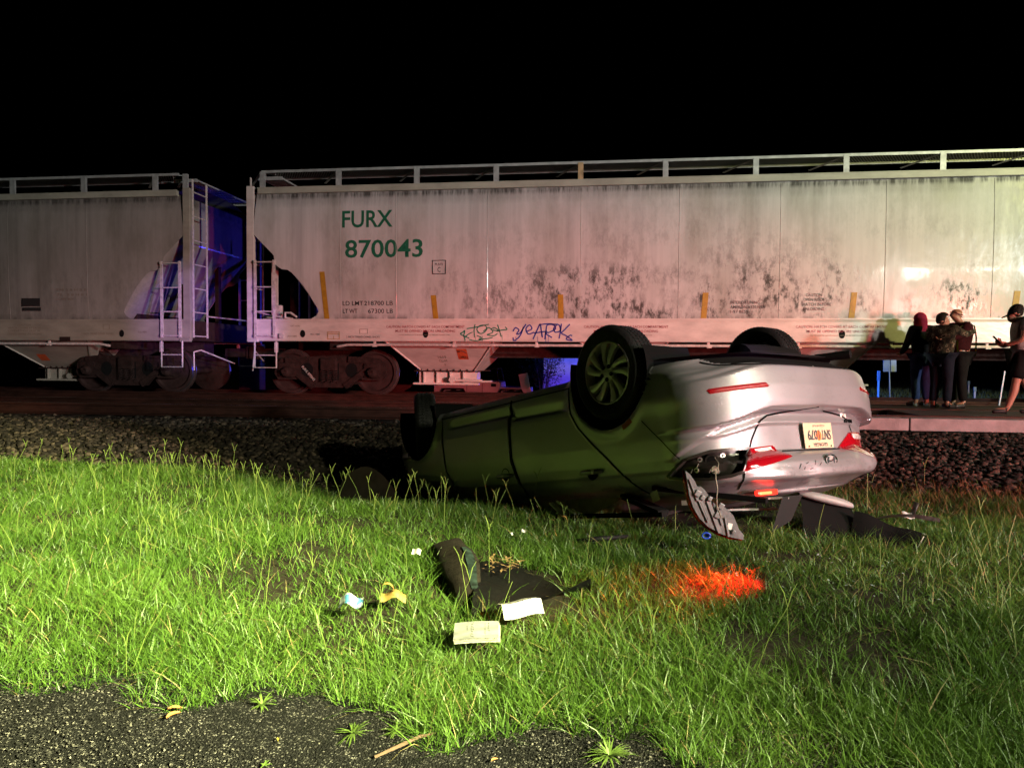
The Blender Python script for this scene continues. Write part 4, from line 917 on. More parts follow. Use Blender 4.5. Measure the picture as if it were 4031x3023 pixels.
# emblem: oval ring with a slanted letter
m = MB(); c = (-.992, 0.0, .945)
ring = [(c[0], .062 * math.cos(a), c[2] + .033 * math.sin(a)) for a in np.linspace(0, 6.283, 29)]; m.tube(ring, .0045, 6, cap=False)
m.tube([(c[0], .024, .965), (c[0], .036, .928)], .006, 6); m.tube([(c[0], -.036, .962), (c[0], -.024, .925)], .006, 6); m.tube([(c[0], .03, .938), (c[0], .005, .95), (c[0], -.03, .952)], .005, 6)
m.build('emblem', CHROME, auto)
m = MB(); m.prism([(.058 * math.cos(a), .030 * math.sin(a)) for a in np.linspace(0, 6.283, 25)[:-1]], lambda u, v, t: (t, u, c[2] + v), -.984, -.988); m.build('emblem_plate', GREYPL, auto)
m = MB()
for i, (w, h) in enumerate(((.016, .024), (.014, .022), (.018, .026), (.014, .02), (.016, .024), (.018, .022))): p = on_surf(1, 31.2 - 1.35 * i, .692, .004); m.box(p, (.006, w, h))
m.build('trunk_badge', CHROME, auto)
m = MB(); p = on_surf(1, 26.2, .655, .004); m.box(p, (.004, .062, .032)); st = m.build('mileage_badge', WHT, auto)
text_mesh('badge_text', '35', .022, rear_fn(p[1] + .020, .645, p[0] - .004), BLACK, st, width=.036, bold=.02)
# door handles with their scoops
for s in (-1, 1):
    for hx, hz in ((1.235, .872), (.205, .905)):
        m = MB(); m.lathe([(.001, s * -.002), (.055, s * -.002), (.058, s * .002), (.05, s * .003)], 20, 'y', (hx, on_side(s, hx, hz)[1], hz)); sc_ = m.build('handle_scoop', SEAMM, auto)
        m = MB(); pts_ = [on_side(s, hx + d, hz + .004, o) for d, o in ((.105, .004), (.085, .022), (.04, .034), (-.04, .034), (-.085, .022), (-.105, .004))]
        m.tube(pts_, [.009, .014, .017, .017, .016, .010], 10)
        m.build('door_handle', CPAINT, auto, angle=50)
        if s < 0 and hx < 1: m = MB(); p = on_side(s, hx - .055, hz + .004, .05); m.box(p, (.022, .006, .030)); m.build('handle_cap', WHT, auto)
# scrape over the arch lip
m = MB(); ribbon(m, [on_side(-1, .40 * math.sin(a) * -1, .27 + .40 * math.cos(a), .003) for a in np.linspace(.35, .58, 8)], .035); m.build('paint_scrape', SCRATCH, auto, fix=False)
# arch liners, floor pan, exhaust
for s in (-1, 1):
    for xa in (0, 2.70):
        m = MB()
        pr = [(xa + .375 * math.cos(a), .27 + .375 * math.sin(a)) for a in np.linspace(-.35, math.pi + .35, 26)]
        m.grid([[(x, s * y, z) for y in (.872, .45)] for x, z in pr]); m.grid([[(xa + .375 * k * math.cos(a), s * .45, .29 + .375 * k * math.sin(a)) for k in (0, 1)] for a in np.linspace(-.35, math.pi + .35, 26)]); m.build('wheel_arch_liner', SEAMM, auto, fix=False)
m = MB(); xs2 = XO[0]; ys2 = YO[0]
idx = list(range(0, len(xs2), 3)); m.grid([[(xs2[i], ys2[i] * t * .985, .252 + .01 * math.sin(xs2[i] * 9 + t * 5)) for t in np.linspace(-1, 1, 9)] for i in idx if not (abs(xs2[i]) < .39 or abs(xs2[i] - 2.7) < .38)])
m.grid([[(x, y, .27) for y in np.linspace(-.6, .6, 5)] for x in np.linspace(-.45, .45, 6)]); m.grid([[(x, y, .27) for y in np.linspace(-.6, .6, 5)] for x in np.linspace(2.25, 3.15, 6)])
m.tube([(2.2, -.2, .22), (.5, -.1, .2), (.2, .2, .22), (-.5, .35, .22)], .03, 8); m.lathe([(.001, -.3), (.1, -.28), (.11, 0), (.1, .28), (.001, .3)], 14, 'y', (-.55, .1, .24)); m.tube([(-.72, .42, .24), (-.94, .48, .25)], .028, 10)
m.build('floor_pan', BLKPL, auto, fix=False)
# crumpled lid of the cabin: boot deck, rear glass, roof and bonnet in one skin
top = len(zrow) - 1; m = MB(); g = []
for i in range(0, XO.shape[1], 2):
    x = XO[top, i]; yo = YO[top, i]; zt = ZO[top, i]; row = []
    h = interp(x, [-.97, -.85, -.4, .2, 1.7, 2.1, 3.5], [0.0, .008, .085, .14, .13, .03, .03])
    for t in np.linspace(-1, 1, 25):
        z = zt + h * (1 - abs(t) ** 4) + .03 * (vnoise(x * 5 + 4, t * 6 + 9) - .5) * (abs(t) < .98)
        row.append((x, yo * t, z))
    g.append(row)
m.grid(g); m.build('crushed_roof', CPAINT, auto, smooth=True)
# pillars, window frame pieces and cabin trim squeezed out along the right side
m = MB()
for a, b_, w in (((1.75, -.80, 1.09), (1.25, -.86, 1.20), .06), ((1.02, -.80, 1.09), (.72, -.88, 1.22), .07), ((.0, -.80, 1.08), (-.38, -.86, 1.19), .08), ((-.30, -.84, 1.04), (-.95, -.62, 1.15), .05), ((1.3, -.87, 1.20), (-.4, -.87, 1.20), .05)):
    m.bar(a, b_, w, .03)
m.build('roof_pillar', BLKPL, auto)
m = MB(); m.bar((.66, -.905, 1.10), (.48, -.93, 1.20), .035, .01); m.bar((.60, -.90, 1.09), (.38, -.92, 1.18), .012, .01); m.build('pillar_trim', BARE_LIT, auto)
m = MB(); m.bar((1.35, -.89, 1.09), (1.30, -.90, 1.13), .05, .01); m.build('belt_buckle_cover', pm('tan_trim', (0.55, 0.27, 0.14), .6), auto)
m = MB(); m.grid([[(.55 - .6 * u, -.86 - .02 * math.sin(u * 3), 1.085 + .10 * v * math.sin(math.pi * min(1, u * .9 + .1))) for v in np.linspace(0, 1, 6)] for u in np.linspace(0, 1, 14)]); m.grid([[(1.05 - .5 * u, -.84, 1.09 + .1 * v) for v in np.linspace(0, 1, 4)] for u in np.linspace(0, 1, 8)]); m.build('seat_trim', BROWN, auto, fix=False)
m = MB(); m.grid([[(1.25 - .35 * u, -.90, 1.075 + .035 * v * (1 - u)) for v in (0, 1)] for u in np.linspace(0, 1, 5)]); m.build('broken_window', GLASSD, auto, fix=False)
m = MB(); m.grid([[(-.30 - .06 * u, -.875 + .02 * v, 1.07 + .06 * v - .02 * u) for v in np.linspace(0, 1, 4)] for u in np.linspace(0, 1, 4)]); m.grid([[(-.48 - .35 * u, -.80 + .18 * u, 1.125 + .028 * v) for v in (0, 1)] for u in np.linspace(0, 1, 5)]); m.build('torn_metal', BARE_LIT, auto, fix=False)
# white sill strips and hanging liner seen under the boot lip
m = MB(); m.bar((-.62, -.62, 1.135), (-.88, -.32, 1.15), .05, .012); m.bar((-.50, -.70, 1.19), (-.80, -.30, 1.215), .03, .012); m.build('window_moulding', GREYPL, auto)
m = MB(); m.grid([[(-.90 + .06 * v, -.40 + .20 * u - .06 * v, 1.14 + .20 * v - .05 * u * v) for v in np.linspace(0, 1, 6)] for u in np.linspace(0, 1, 5)]); m.build('hanging_liner', pm('liner_grey', (.016, .016, .016), .8, spec=.1), auto, fix=False)
for A0_, z0_, A1_, z1_ in ((6, .955, 7.5, .972), (9, .94, 9.8, .968), (13, .95, 14.5, .958), (15, .975, 15.3, .99), (11, .985, 12.5, .992), (17, .955, 18.2, .985), (3, .935, 3.6, .96)):
    m = MB(); ribbon(m, [on_surf(-1, A0_ + (A1_ - A0_) * t, z0_ + (z1_ - z0_) * t, .002) for t in np.linspace(0, 1, 4)], .004); m.build('scratch', SEAMM, auto, fix=False)
# high brake lamp, lit
BL = pm('lit_brake_lamp', (0.5, 0.02, 0.01), 0.3, emit=(1.0, 0.05, 0.015), estr=16); BL2 = pm('brake_lamp_glow', (0.5, 0.02, 0.01), 0.2, emit=(1.0, 0.02, 0.01), estr=3.0)
m = MB(); m.box((-.865, -.50, 1.108), (.03, .19, .034), bev=.012); bl = m.build('high_brake_lamp', BL2, auto)
m = MB(); m.box((-.882, -.53, 1.110), (.01, .11, .016), bev=.004); m.build('lamp_filament', BL, bl)
# wheels
def car_wheel(name, x, s, steer=0.0, z=0.29):
    w = empty(name, (x, s * .785, z), steer, parent=auto)
    m = MB(); t = .1
    prof = [(.212, -.075), (.235, -.092), (.285, -.100), (.305, -.088), (.317, -.070), (.317, .070), (.305, .088), (.285, .100), (.235, .092), (.212, .075)]
    m.lathe([(r, s * h) for r, h in prof], 64, 'y'); ty = m.build('tyre', RUBBER, w, angle=40)
    m = MB()
    for k in range(70):                        # tread blocks
        a = 2 * math.pi * k / 70
        for h, dy in ((-.052, .028), (-.017, .026), (.017, .026), (.052, .028)):
            aa = a + (.02 if h > 0 else -.01)
            m.box((.3185 * math.cos(aa), h, .3185 * math.sin(aa)), (.007, dy, .019), Matrix.Rotation(-aa, 3, 'Y') @ Matrix.Rotation(.35 if h * s > 0 else -.35, 3, 'X'))
    m.build('tread', RUBBER, ty)
    m = MB(); m.lathe([(.214, s * .084), (.208, s * .088), (.200, s * .080), (.192, s * .02), (.19, s * -.08)], 56, 'y'); rim = m.build('rim', ALLOY, w, angle=40)
    m = MB(); m.lathe([(.001, s * .03), (.188, s * .02)], 40, 'y'); m.build('shade_backing', SEAMM, w)  # dark backing disc, paints the shade seen between the spokes
    m = MB()
    for k in range(10):
        a0 = 2 * math.pi * k / 10 + (.06 if k % 2 else -.06); tw = s * .22
        def rp(r, da, h): a = a0 + tw * max(0, (r - .05) / .15) ** 1.3 + da; return (r * math.cos(a), s * h, r * math.sin(a))
        g = []
        for r, wd, h in ((.045, .30, .074), (.08, .23, .080), (.12, .185, .080), (.16, .165, .078), (.203, .18, .078)):
            g.append([rp(r, -wd, h - .03), rp(r, -wd * .85, h - .004), rp(r, 0, h + .004), rp(r, wd * .85, h - .004), rp(r, wd, h - .03)])
        m.grid(g)
    m.lathe([(.001, s * .082), (.03, s * .083), (.06, s * .078), (.066, s * .05)], 30, 'y')
    m.build('spoke', ALLOY, rim, angle=45)
    m = MB()
    for k in range(5):
        a = 2 * math.pi * k / 5 + .3; m.lathe([(.001, s * .087), (.0145, s * .087), (.0145, s * .07)], 12, 'y', (.045 * math.cos(a), 0, .045 * math.sin(a)))
    m.build('lug_recess', GLOSSBLK, rim)
    return w
car_wheel('rear_wheel', 0, -1, 0, .262); car_wheel('rear_wheel', -.03, 1, 0, .165)
car_wheel('front_wheel', 2.70, -1, R(27), .31); car_wheel('front_wheel', 2.70, 1, R(27), .31)
# ------------------------------------------------------------------ grass verge
GRASSM = bpy.data.materials.new('grass_blade'); GRASSM.use_nodes = True
_n = GRASSM.node_tree.nodes; _l = GRASSM.node_tree.links; _b = _n['Principled BSDF']; _o = _n['Material Output']
_at = _n.new('ShaderNodeAttribute'); _at.attribute_name = 'tint'; _s = _n.new('ShaderNodeSeparateColor'); _l.new(_at.outputs['Color'], _s.inputs[0])
_r = _n.new('ShaderNodeValToRGB'); _e = _r.color_ramp.elements; _e[0].color = (0.020, 0.058, 0.009, 1); _e[1].color = (0.17, 0.22, 0.05, 1); _q = _e.new(.55); _q.color = (0.080, 0.155, 0.018, 1); _q = _e.new(.93); _q.color = (0.11, 0.20, 0.035, 1)
_l.new(_s.outputs[0], _r.inputs[0]); _l.new(_r.outputs[0], _b.inputs['Base Color']); _b.inputs['Roughness'].default_value = 0.42; _b.inputs['Specular IOR Level'].default_value = 0.4
_t = _n.new('ShaderNodeBsdfTranslucent'); _l.new(_r.outputs[0], _t.inputs[0]); _m = _n.new('ShaderNodeMixShader'); _m.inputs[0].default_value = 0.2
_l.new(_b.outputs[0], _m.inputs[1]); _l.new(_t.outputs[0], _m.inputs[2]); _l.new(_m.outputs[0], _o.inputs['Surface'])
STALKM = pm('seed_stalk', (0.15, 0.20, 0.045), 0.5, 0, 6, 0.3); STRAW = pm('dry_straw', (0.20, 0.16, 0.06), 0.7, 0, 10, 0.3)

def car_shadow(x, y):
    """inside the footprint of the overturned car, in its own axes"""
    dx, dy = x - 0.6247, y - 5.5185; u = (-0.684 * dx + 0.729 * dy); v = (0.740 * dx + 0.673 * dy)
    return (u > -0.75) & (u < 3.4) & (np.abs(v) < 0.72)
DEB = [(-.50, 3.38, .42), (-.30, 3.15, .25), (-.48, 2.65, .09), (-.34, 2.90, .08), (-1.02, 2.88, .06), (-.90, 2.98, .09), (1.35, 4.75, .30), (1.7, 4.6, .2)]
def blades(name, N, xr, yr, hmin, hmax, wid, mat, dens=None, lean=.5, edge=True, tint=(0, 1), nseg=4):
    x = rng.uniform(*xr, N); u = rng.random(N); y = yr[0] * (yr[1] / yr[0]) ** u          # denser towards the camera
    k = np.abs(x - 0.0 + .13 * y) < 0.78 * y + 0.5; x, y = x[k], y[k]
    if edge:
        e = edge_y(x) + 0.10 * (vnoise(x * 14, 2.0) - .5)
        k = (y > e + .02) ; x, y = x[k], y[k]
    toe = 7.2 - 0.9 * sstep(0.0, 2.5, x) + 0.25 * (vnoise(x * 0.8, 3.3) - 0.5)
    k = (y < toe + .12) | ((y < toe + .6) & (rng.random(len(x)) < .10)); k &= ~car_shadow(x, y) | (rng.random(len(x)) < .10)
    c = vnoise(x * 3.1 + 2, y * 3.1) * .6 + vnoise(x * 9, y * 9 + 4) * .4
    k &= rng.random(len(x)) < np.clip(np.clip(0.26 + 1.9 * (c - .33), .10, 1) + .35 * (y < 2.6), 0, 1)
    for (a, b_, r_) in DEB: k &= (np.hypot(x - a, y - b_) > r_ * .8) | (rng.random(len(x)) < .12)
    x, y, c = x[k], y[k], c[k]; n = len(x)
    h = hmin + (hmax - hmin) * rng.random(n) ** 1.6; h *= .65 + .75 * vnoise(x * 2 + 7, y * 2)
    w = wid * (.6 + .8 * rng.random(n)); w = w * (1 + .10 * (y - 2))
    a = rng.random(n) * 6.283; ln = lean * (.25 + 1.3 * rng.random(n)); cb = .4 + 1.2 * rng.random(n)
    ts = np.linspace(0, 1, nseg); z0 = ground_z(x, y) - .01
    V = np.zeros((n, nseg * 2 - 1, 3)); fx = rng.random(n) * 6.283
    for i, t in enumerate(ts):
        out = h * ln * (t + cb * t * t) * .75; up = h * (t - .33 * cb * ln * t * t)
        cx, cy, cz = x + np.cos(a) * out, y + np.sin(a) * out, z0 + np.maximum(up, .0)
        ww = w * (1 - t ** 1.6) * .5
        if i < nseg - 1:
            V[:, 2 * i] = np.stack([cx - np.cos(fx) * ww, cy - np.sin(fx) * ww, cz], 1); V[:, 2 * i + 1] = np.stack([cx + np.cos(fx) * ww, cy + np.sin(fx) * ww, cz], 1)
        else: V[:, 2 * i] = np.stack([cx, cy, cz], 1)
    nv = nseg * 2 - 1; base = (np.arange(n) * nv)[:, None]
    Q = np.concatenate([base + np.array([[2 * i, 2 * i + 1, 2 * i + 3, 2 * i + 2]]) for i in range(nseg - 2)]); T = base + np.array([[2 * nseg - 4, 2 * nseg - 3, 2 * nseg - 2]])
    me = fast_mesh(name, V.reshape(-1, 3), [Q, T]); t_ = np.clip(tint[0] + (tint[1] - tint[0]) * (rng.random(n) * .7 + .3 * vnoise(x * 1.7, y * 1.7 + 8)), 0, 1)
    col = np.ones((n, nv, 4), np.float32); col[..., :3] = t_[:, None, None]
    me.color_attributes.new('tint', 'FLOAT_COLOR', 'POINT').data.foreach_set('color', col.ravel())
    me.shade_smooth(); return link_mesh(name, me, mat)
tag(blades('grass', 680000, (-7.5, 6.2), (1.75, 7.6), .04, .115, .0038, GRASSM, lean=.65), 'rough green grass verge between the asphalt shoulder and the ballast', 'grass', kind='stuff')
tag(blades('dead_grass', 14000, (-7.5, 6.2), (2.0, 7.6), .05, .14, .004, STRAW, lean=1.0), 'dry straw coloured grass blades scattered through the verge', 'grass', kind='stuff')
# tall forked seed stalks standing above the turf
m = MB()
def stalk(x, y, h, a, ln, fork, r=.0013):
    z = float(ground_z(x, y)); r *= 1 + .16 * (y - 2); p = Vector((x, y, z)); tip = p + Vector((math.cos(a) * ln * h, math.sin(a) * ln * h * .6, h)); mid = p.lerp(tip, .55) + Vector((math.cos(a), math.sin(a) * .5, 0)) * (-.12 * ln * h)
    m.tube([p, mid, tip], [r, r * .9, r * .75], 4, cap=False)
    if fork:
        for sg in (-1, 1):
            b_ = Vector((sg * (.12 + .2 * random.random()), random.uniform(-.1, .1), 1)).normalized(); L_ = random.uniform(.05, .10)
            m.tube([tip, tip + b_ * L_ * .6, tip + b_ * L_ + Vector((sg * .008, 0, -.004))], [r * .9, r * 1.3, r * .7], 4, cap=False)
cnt = 0
for _ in range(6000):
    y = 2.35 * (6.9 / 2.35) ** random.random(); x = random.uniform(-6.5, 5.0)
    if abs(x + .13 * y) > .75 * y + .3 or car_shadow(np.array(x), np.array(y)): continue
    pr = .10 + .5 * max(0, float(vnoise(x * 1.2 + 3, y * 1.2)) - .35) + (.22 if 5 < y < 6.7 and x < -.3 else 0)
    if y > 4.6 and x > .9: pr *= .3
    if random.random() > pr: continue
    stalk(x, y, random.uniform(.10, .27), random.random() * 6.28, random.uniform(.05, .55), random.random() < .5); cnt += 1
    if cnt > 330: break
tag(m.build('seed_stalks', STALKM, fix=False), 'tall pale forked seed stalks rising above the grass', 'grass', kind='stuff')
# low broad-leaved weeds along the crest at left
m = MB()
for _ in range(1500):
    x = random.uniform(-7.2, -1.2); y = random.uniform(6.0, 7.1)
    if random.random() > float(vnoise(x * 2, y * 2)) * 1.3 - .1: continue
    p = Vector((x, y, float(ground_z(x, y)) + random.uniform(.03, .16))); a = random.random() * 6.28; L_ = random.uniform(.02, .05); d = Vector((math.cos(a), math.sin(a), random.uniform(-.3, .6))); sd = Vector((-math.sin(a), math.cos(a), random.uniform(-.3, .3)))
    m.add([p, p + d * L_ * .5 + sd * L_ * .35, p + d * L_, p + d * L_ * .5 - sd * L_ * .35], [(0, 1, 2, 3)])
tag(m.build('weeds', pm('weed_leaf', (0.07, 0.11, 0.02), .5, 0, 8, .4), fix=False), 'low leafy weeds along the crest of the verge at left', 'weeds', kind='stuff')
# brown dead brush on the verge at right
m = MB()
for _ in range(2600):
    x = random.uniform(1.7, 5.2); y = random.uniform(5.3, 6.7)
    p = Vector((x, y, float(ground_z(x, y)))); a = random.random() * 6.28; h = random.uniform(.04, .13); d = Vector((math.cos(a) * .9, math.sin(a) * .9, 1)); sd = Vector((-math.sin(a), math.cos(a), 0)) * .003
    m.add([p - sd, p + sd, p + d * h], [(0, 1, 2)])
tag(m.build('dry_brush', pm('dead_brush', (0.16, 0.10, 0.035), .8, 0, 10, .4), fix=False), 'brown dead brush where the verge meets the ballast at right', 'brush', kind='stuff')
# tufts that creep onto the asphalt
def tuft(x, y, n, L0, label, g='tufts of grass creeping onto the asphalt'):
    m = MB(); z = .37
    for i in range(n):
        a = random.random() * 6.28; L_ = L0 * random.uniform(.5, 1.1); el = random.uniform(.15, .9); prev = None; g_ = []
        for t in np.linspace(0, 1, 5):
            o = Vector((math.cos(a), math.sin(a), 0)) * L_ * t * math.cos(el); zz = L_ * (t * math.sin(el) - .35 * t * t); w = .0035 * (1 - t ** 1.5); sd = Vector((-math.sin(a), math.cos(a), 0)) * w
            c = Vector((x, y, z)) + o + Vector((0, 0, max(.002, zz + .005))); g_.append([c - sd, c + sd])
        m.grid(g_)
    tag(m.build('grass_tuft', pm('tuft_blade', (0.10, 0.16, 0.03), .5, 0, 9, .3) if 'tuft_blade' not in bpy.data.materials else bpy.data.materials['tuft_blade'], fix=False, smooth=True), label, 'grass tuft', g)
tuft(-.745, 2.07, 34, .08, 'spreading grass tuft on the asphalt nearest the middle of the shoulder')
tuft(-1.10, 2.20, 26, .07, 'grass tuft fanning onto the asphalt beside the orange dead leaves')
tuft(-.93, 1.87, 8, .025, 'tiny lone sprig of grass out on the bare asphalt')
tuft(-.62, 2.10, 22, .06, 'grass tuft just left of the brown stick on the asphalt')
tuft(.02, 2.05, 60, .09, 'large ragged grass clump at the right end of the asphalt')

# ------------------------------------------------------------------ wreckage and litter
PAPER = pm('paper', (0.50, 0.49, 0.47), 0.6, 0, 14, .08); PRINT = pm('print_grey', (0.18, 0.18, 0.18), .7); PAGE = pm('page_edge', (0.42, 0.40, 0.34), .8, 0, 60, .15)
def gz(x, y, h=.07): return float(ground_z(x, y)) + h
# manual with grey cover
bk = empty('booklet', (-.475, 2.66, gz(-.475, 2.66, .085)), R(7), 'thick pale booklet with a grey swirled cover lying flat on the grass', 'booklet'); bk.rotation_euler = (R(12), R(-3), R(7)); bk.scale = (.80, .80, .8)
m = MB(); g = [[(x, y, .016 + .012 * math.sin((x + .1) * 15) * (.3 + y) + .006 * math.sin(y * 30)) for y in np.linspace(-.062, .062, 8)] for x in np.linspace(-.105, .105, 14)]; m.grid(g); m.build('cover', pm('swirl_cover', (.22, .22, .215), .5, 0, 7, .45, stretch=(1, 3, 1)), bk, smooth=True)
m = MB(); g2 = [[Vector(p) - Vector((0, 0, .003)) for p in r] for r in g]; n_ = len(g); b_ = len(g[0])
for k_ in range(5): m.grid([[Vector(p) - Vector((-.002 * k_, .003 * k_ * (1 if k_ % 2 else .4), .003 + .004 * k_)) for p in r] for r in g])
m.build('pages', PAGE, bk, smooth=True, fix=False)
def cover_z(x, y): return .016 + .012 * math.sin((x + .1) * 15) * (.3 + y) + .006 * math.sin(y * 30) + .0025
def squiggle(x0, y0, L_, amp, n, w):
    m = MB(); pts_ = [(x0 + amp * math.sin(t * n) + .3 * amp * math.sin(t * n * 2.7), y0 - L_ * t) for t in np.linspace(0, 1, 60)]
    m.tube([(x, y, cover_z(x, y)) for x, y in pts_], w, 4); return m.build('print', PRINT, bk)
squiggle(-.015, .050, .10, .006, 40, .0013); squiggle(.062, .048, .06, .004, 34, .001); squiggle(.045, .04, .07, .003, 40, .0008); squiggle(-.04, .03, .03, .003, 22, .0009)
# folded white leaflet
lf = empty('leaflet', (-.335, 2.885, gz(-.335, 2.885, .09)), 0, 'open white leaflet with black print, folded like a tent on the grass', 'leaflet'); lf.rotation_euler = (R(8), R(2), R(24)); lf.scale = (.85, .85, .85)
m = MB(); m.grid([[(x, .0 + y * .07, .035 - abs(y) * .03 + .012 * math.sin(x * 22)) for y in np.linspace(0, 1, 4)] for x in np.linspace(-.10, .10, 9)]); m.build('rear_leaf', PAPER, lf, smooth=True, fix=False)
m = MB(); m.grid([[(x, -y * .065, .035 - y * .045 + .012 * math.sin(x * 22)) for y in np.linspace(0, 1, 4)] for x in np.linspace(-.095, .10, 9)]); m.build('front_leaf', PAPER, lf, smooth=True, fix=False)
text_mesh('print', 'In Br', .024, lambda u, v: (-.075 + u, .012 + v, .0385 - (.012 + v) * .42 + .012 * math.sin((-.075 + u) * 22)), PRINT, lf, width=.12, bold=.03)
m = MB(); m.grid([[(x, .03 + y * .03, .037 - (.03 + y * .03) * .42 + .012 * math.sin(x * 22)) for y in (0, 1)] for x in np.linspace(.05, .09, 5)]); m.build('print_block', BLACK, lf, fix=False)
# blue and white leaflet
def sheet(name, x, y, w, d, rz, mat, label, cat, wav=.012, h=.075, tilt=10):
    o = empty(name, (x, y, gz(x, y, h)), 0, label, cat); o.rotation_euler = (R(tilt), R(random.uniform(-8, 8)), R(rz))
    m = MB(); ph = random.random() * 6; m.grid([[(u * w, v * d, wav * math.sin(u * 7 + ph) + wav * .6 * math.sin(v * 6 + ph * 2)) for v in np.linspace(-.5, .5, 7)] for u in np.linspace(-.5, .5, 11)])
    m.build('sheet', mat, o, smooth=True, fix=False); return o
BLUEP = bpy.data.materials.new('blue_white_print'); BLUEP.use_nodes = True
_nt = BLUEP.node_tree; _tc = _nt.nodes.new('ShaderNodeTexCoord'); _no = _nt.nodes.new('ShaderNodeTexNoise'); _no.inputs['Scale'].default_value = 22; _nt.links.new(_tc.outputs['Object'], _no.inputs['Vector'])
_rp = _nt.nodes.new('ShaderNodeValToRGB'); _rp.color_ramp.interpolation = 'CONSTANT'; _rp.color_ramp.elements[0].color = (.06, .20, .34, 1); _rp.color_ramp.elements[1].color = (.40, .44, .46, 1); _rp.color_ramp.elements[1].position = .5
_nt.links.new(_no.outputs[0], _rp.inputs[0]); _nt.links.new(_rp.outputs[0], _nt.nodes['Principled BSDF'].inputs['Base Color'])
sheet('brochure', -1.05, 2.885, .10, .06, 5, BLUEP, 'crumpled blue and white brochure in the grass left of the tan envelope', 'brochure', .016, tilt=24)
ev = sheet('envelope', -.895, 2.985, .11, .06, 14, pm('tan_paper', (.26, .17, .04), .7, 0, 10, .2), 'torn tan paper envelope with a hoop of brown tape', 'envelope', .014, tilt=18)
m = MB(); m.grid([[(-.03 + .028 * math.cos(a), .012 + w, .012 + .028 * math.sin(a) * 1.1) for w in (0, .012)] for a in np.linspace(-.3, 3.4, 16)]); m.build('tape_hoop', pm('brown_tape', (.42, .22, .06), .4), ev, fix=False)
for x, y, w, l_ in ((-.97, 3.65, .045, 'crumpled grey white paper scrap in the grass up left of the black fender liner'), (-.53, 4.12, .022, 'tiny white scrap, nearer of the two by the dark edge of the wreck'), (-.475, 4.23, .030, 'small folded white scrap, farther of the two by the dark edge of the wreck'), (1.98, 5.03, .07, 'bright white scrap at the far tip of the black bumper piece')):
    sheet('paper_scrap', x, y, w, w * .8, random.uniform(0, 90), PAPER, l_, 'paper scrap', .006, .09, 35)
# black fender liner / torn panel: two curved shells
LIN = pm('liner_felt', (0.022, 0.017, 0.013), 0.9, 0, 30, .5, .5, 160, spec=.15); EDGE = pm('scuffed_edge', (0.018, 0.030, 0.026), .7, 0, 25, .9, spec=.2)
fl = empty('fender_liner', (-.52, 3.4, gz(-.52, 3.4, 0)), 0, 'torn black fender liner curled on the grass with dead leaves in its hollow', 'fender liner')
A0, A1 = Vector((-.36, .47, .07)), Vector((-.02, -.36, .05)); W_ = []
m = MB(); g = []
for u in np.linspace(0, 1, 20):
    c = A0.lerp(A1, u); row = []
    for v in np.linspace(0, 1, 12):
        a = v * 1.9; wd = (.15 + .05 * math.sin(u * 3.1)) * (1 - .35 * u)
        row.append(c + Vector((.95, .45, 0)) * (wd * (1 - math.cos(a)) * .80 - .08) + Vector((0, 0, 1)) * (wd * .50 * math.sin(a) - .05) + Vector((0, 0, .03 * math.sin(u * 3.14))) + Vector((.5, .3, 1)) * (.030 * (float(vnoise(u * 5 + 2, v * 4 + 7)) - .5)))
    g.append(row)
m.grid(g); m.build('curled_shell', LIN, fl, smooth=True, fix=False)
m = MB(); m.grid([[r[k_] + Vector((.002, -.002, .004)) for k_ in (8, 9, 10)] for r in g[7:18]]); m.build('scuffed_rim', EDGE, fl, smooth=True, fix=False)
m = MB(); g = []
for u in np.linspace(0, 1, 16):
    row = []
    for v in np.linspace(0, 1, 14):
        x0 = -.12 + .58 * u; y0 = .24 - .40 * u * .8; y1 = -.50 + .42 * u
        y = y0 + (min(y1, y0) - y0) * v + .10 * (1 - u) * v * 0; row.append((x0 + .10 * v * (1 - u), y + .02 * math.sin(u * 22) * (1 - v) * .8, .045 + .035 * math.sin(u * 5 + v * 3) + .02 * (vnoise(u * 6, v * 6) - .5)))
    g.append(row)
m.grid(g); m.build('flat_flap', pm('torn_plastic', (.005, .005, .005), .45, bump=.4, bscale=18, spec=.25), fl, smooth=True, fix=False)
m = MB()
for _ in range(60):
    p = Vector((random.uniform(-.06, .12), random.uniform(-.10, .12), .10 + random.random() * .03)); a = random.random() * 6.28; d = Vector((math.cos(a), math.sin(a), random.uniform(-.2, .3))) * random.uniform(.015, .05); sd = Vector((-math.sin(a), math.cos(a), .1)) * random.uniform(.002, .008)
    m.add([p, p + d * .5 + sd, p + d, p + d * .5 - sd], [(0, 1, 2, 3)])
o = m.build('leaf_litter', pm('dead_leaf', (.24, .14, .06), .8, 0, 20, .4), fl, fix=False); o['kind'] = 'stuff'
# broken bumper end, silver cap on black shell
bp_ = empty('bumper_fragment', (1.41, 4.85, gz(1.45, 4.85, 0)), 0, 'black plastic bumper fragment with a grey capped edge, standing right of the car', 'bumper fragment')
m = MB(); pts_ = [(-.24, .17, .40), (-.19, .12, .17), (-.14, -.03, -.01)]
def lp(a, b_, t): return Vector(a).lerp(Vector(b_), t)
TL, TR, BL_, BR = Vector((-.14, .10, .225)), Vector((.19, .14, .150)), Vector((-.17, -.10, .0)), Vector((.18, -.14, .0))
m.grid([[lp(lp(TL, TR, u), lp(BL_, BR, u), v) + Vector((0, -.05 * math.sin(v * 3.1), .0)) for v in np.linspace(0, 1, 8)] for u in np.linspace(0, 1, 8)])
m.grid([[lp(lp((.17, -.02, .15), (.52, -.22, .05), u), lp((.10, -.16, .0), (.47, -.36, -.01), u), v) + Vector((0, 0, .01 * math.sin(u * 9))) for v in np.linspace(0, 1, 5)] for u in np.linspace(0, 1, 12)])
m.build('shell', BLKPL, bp_, smooth=True, fix=False)
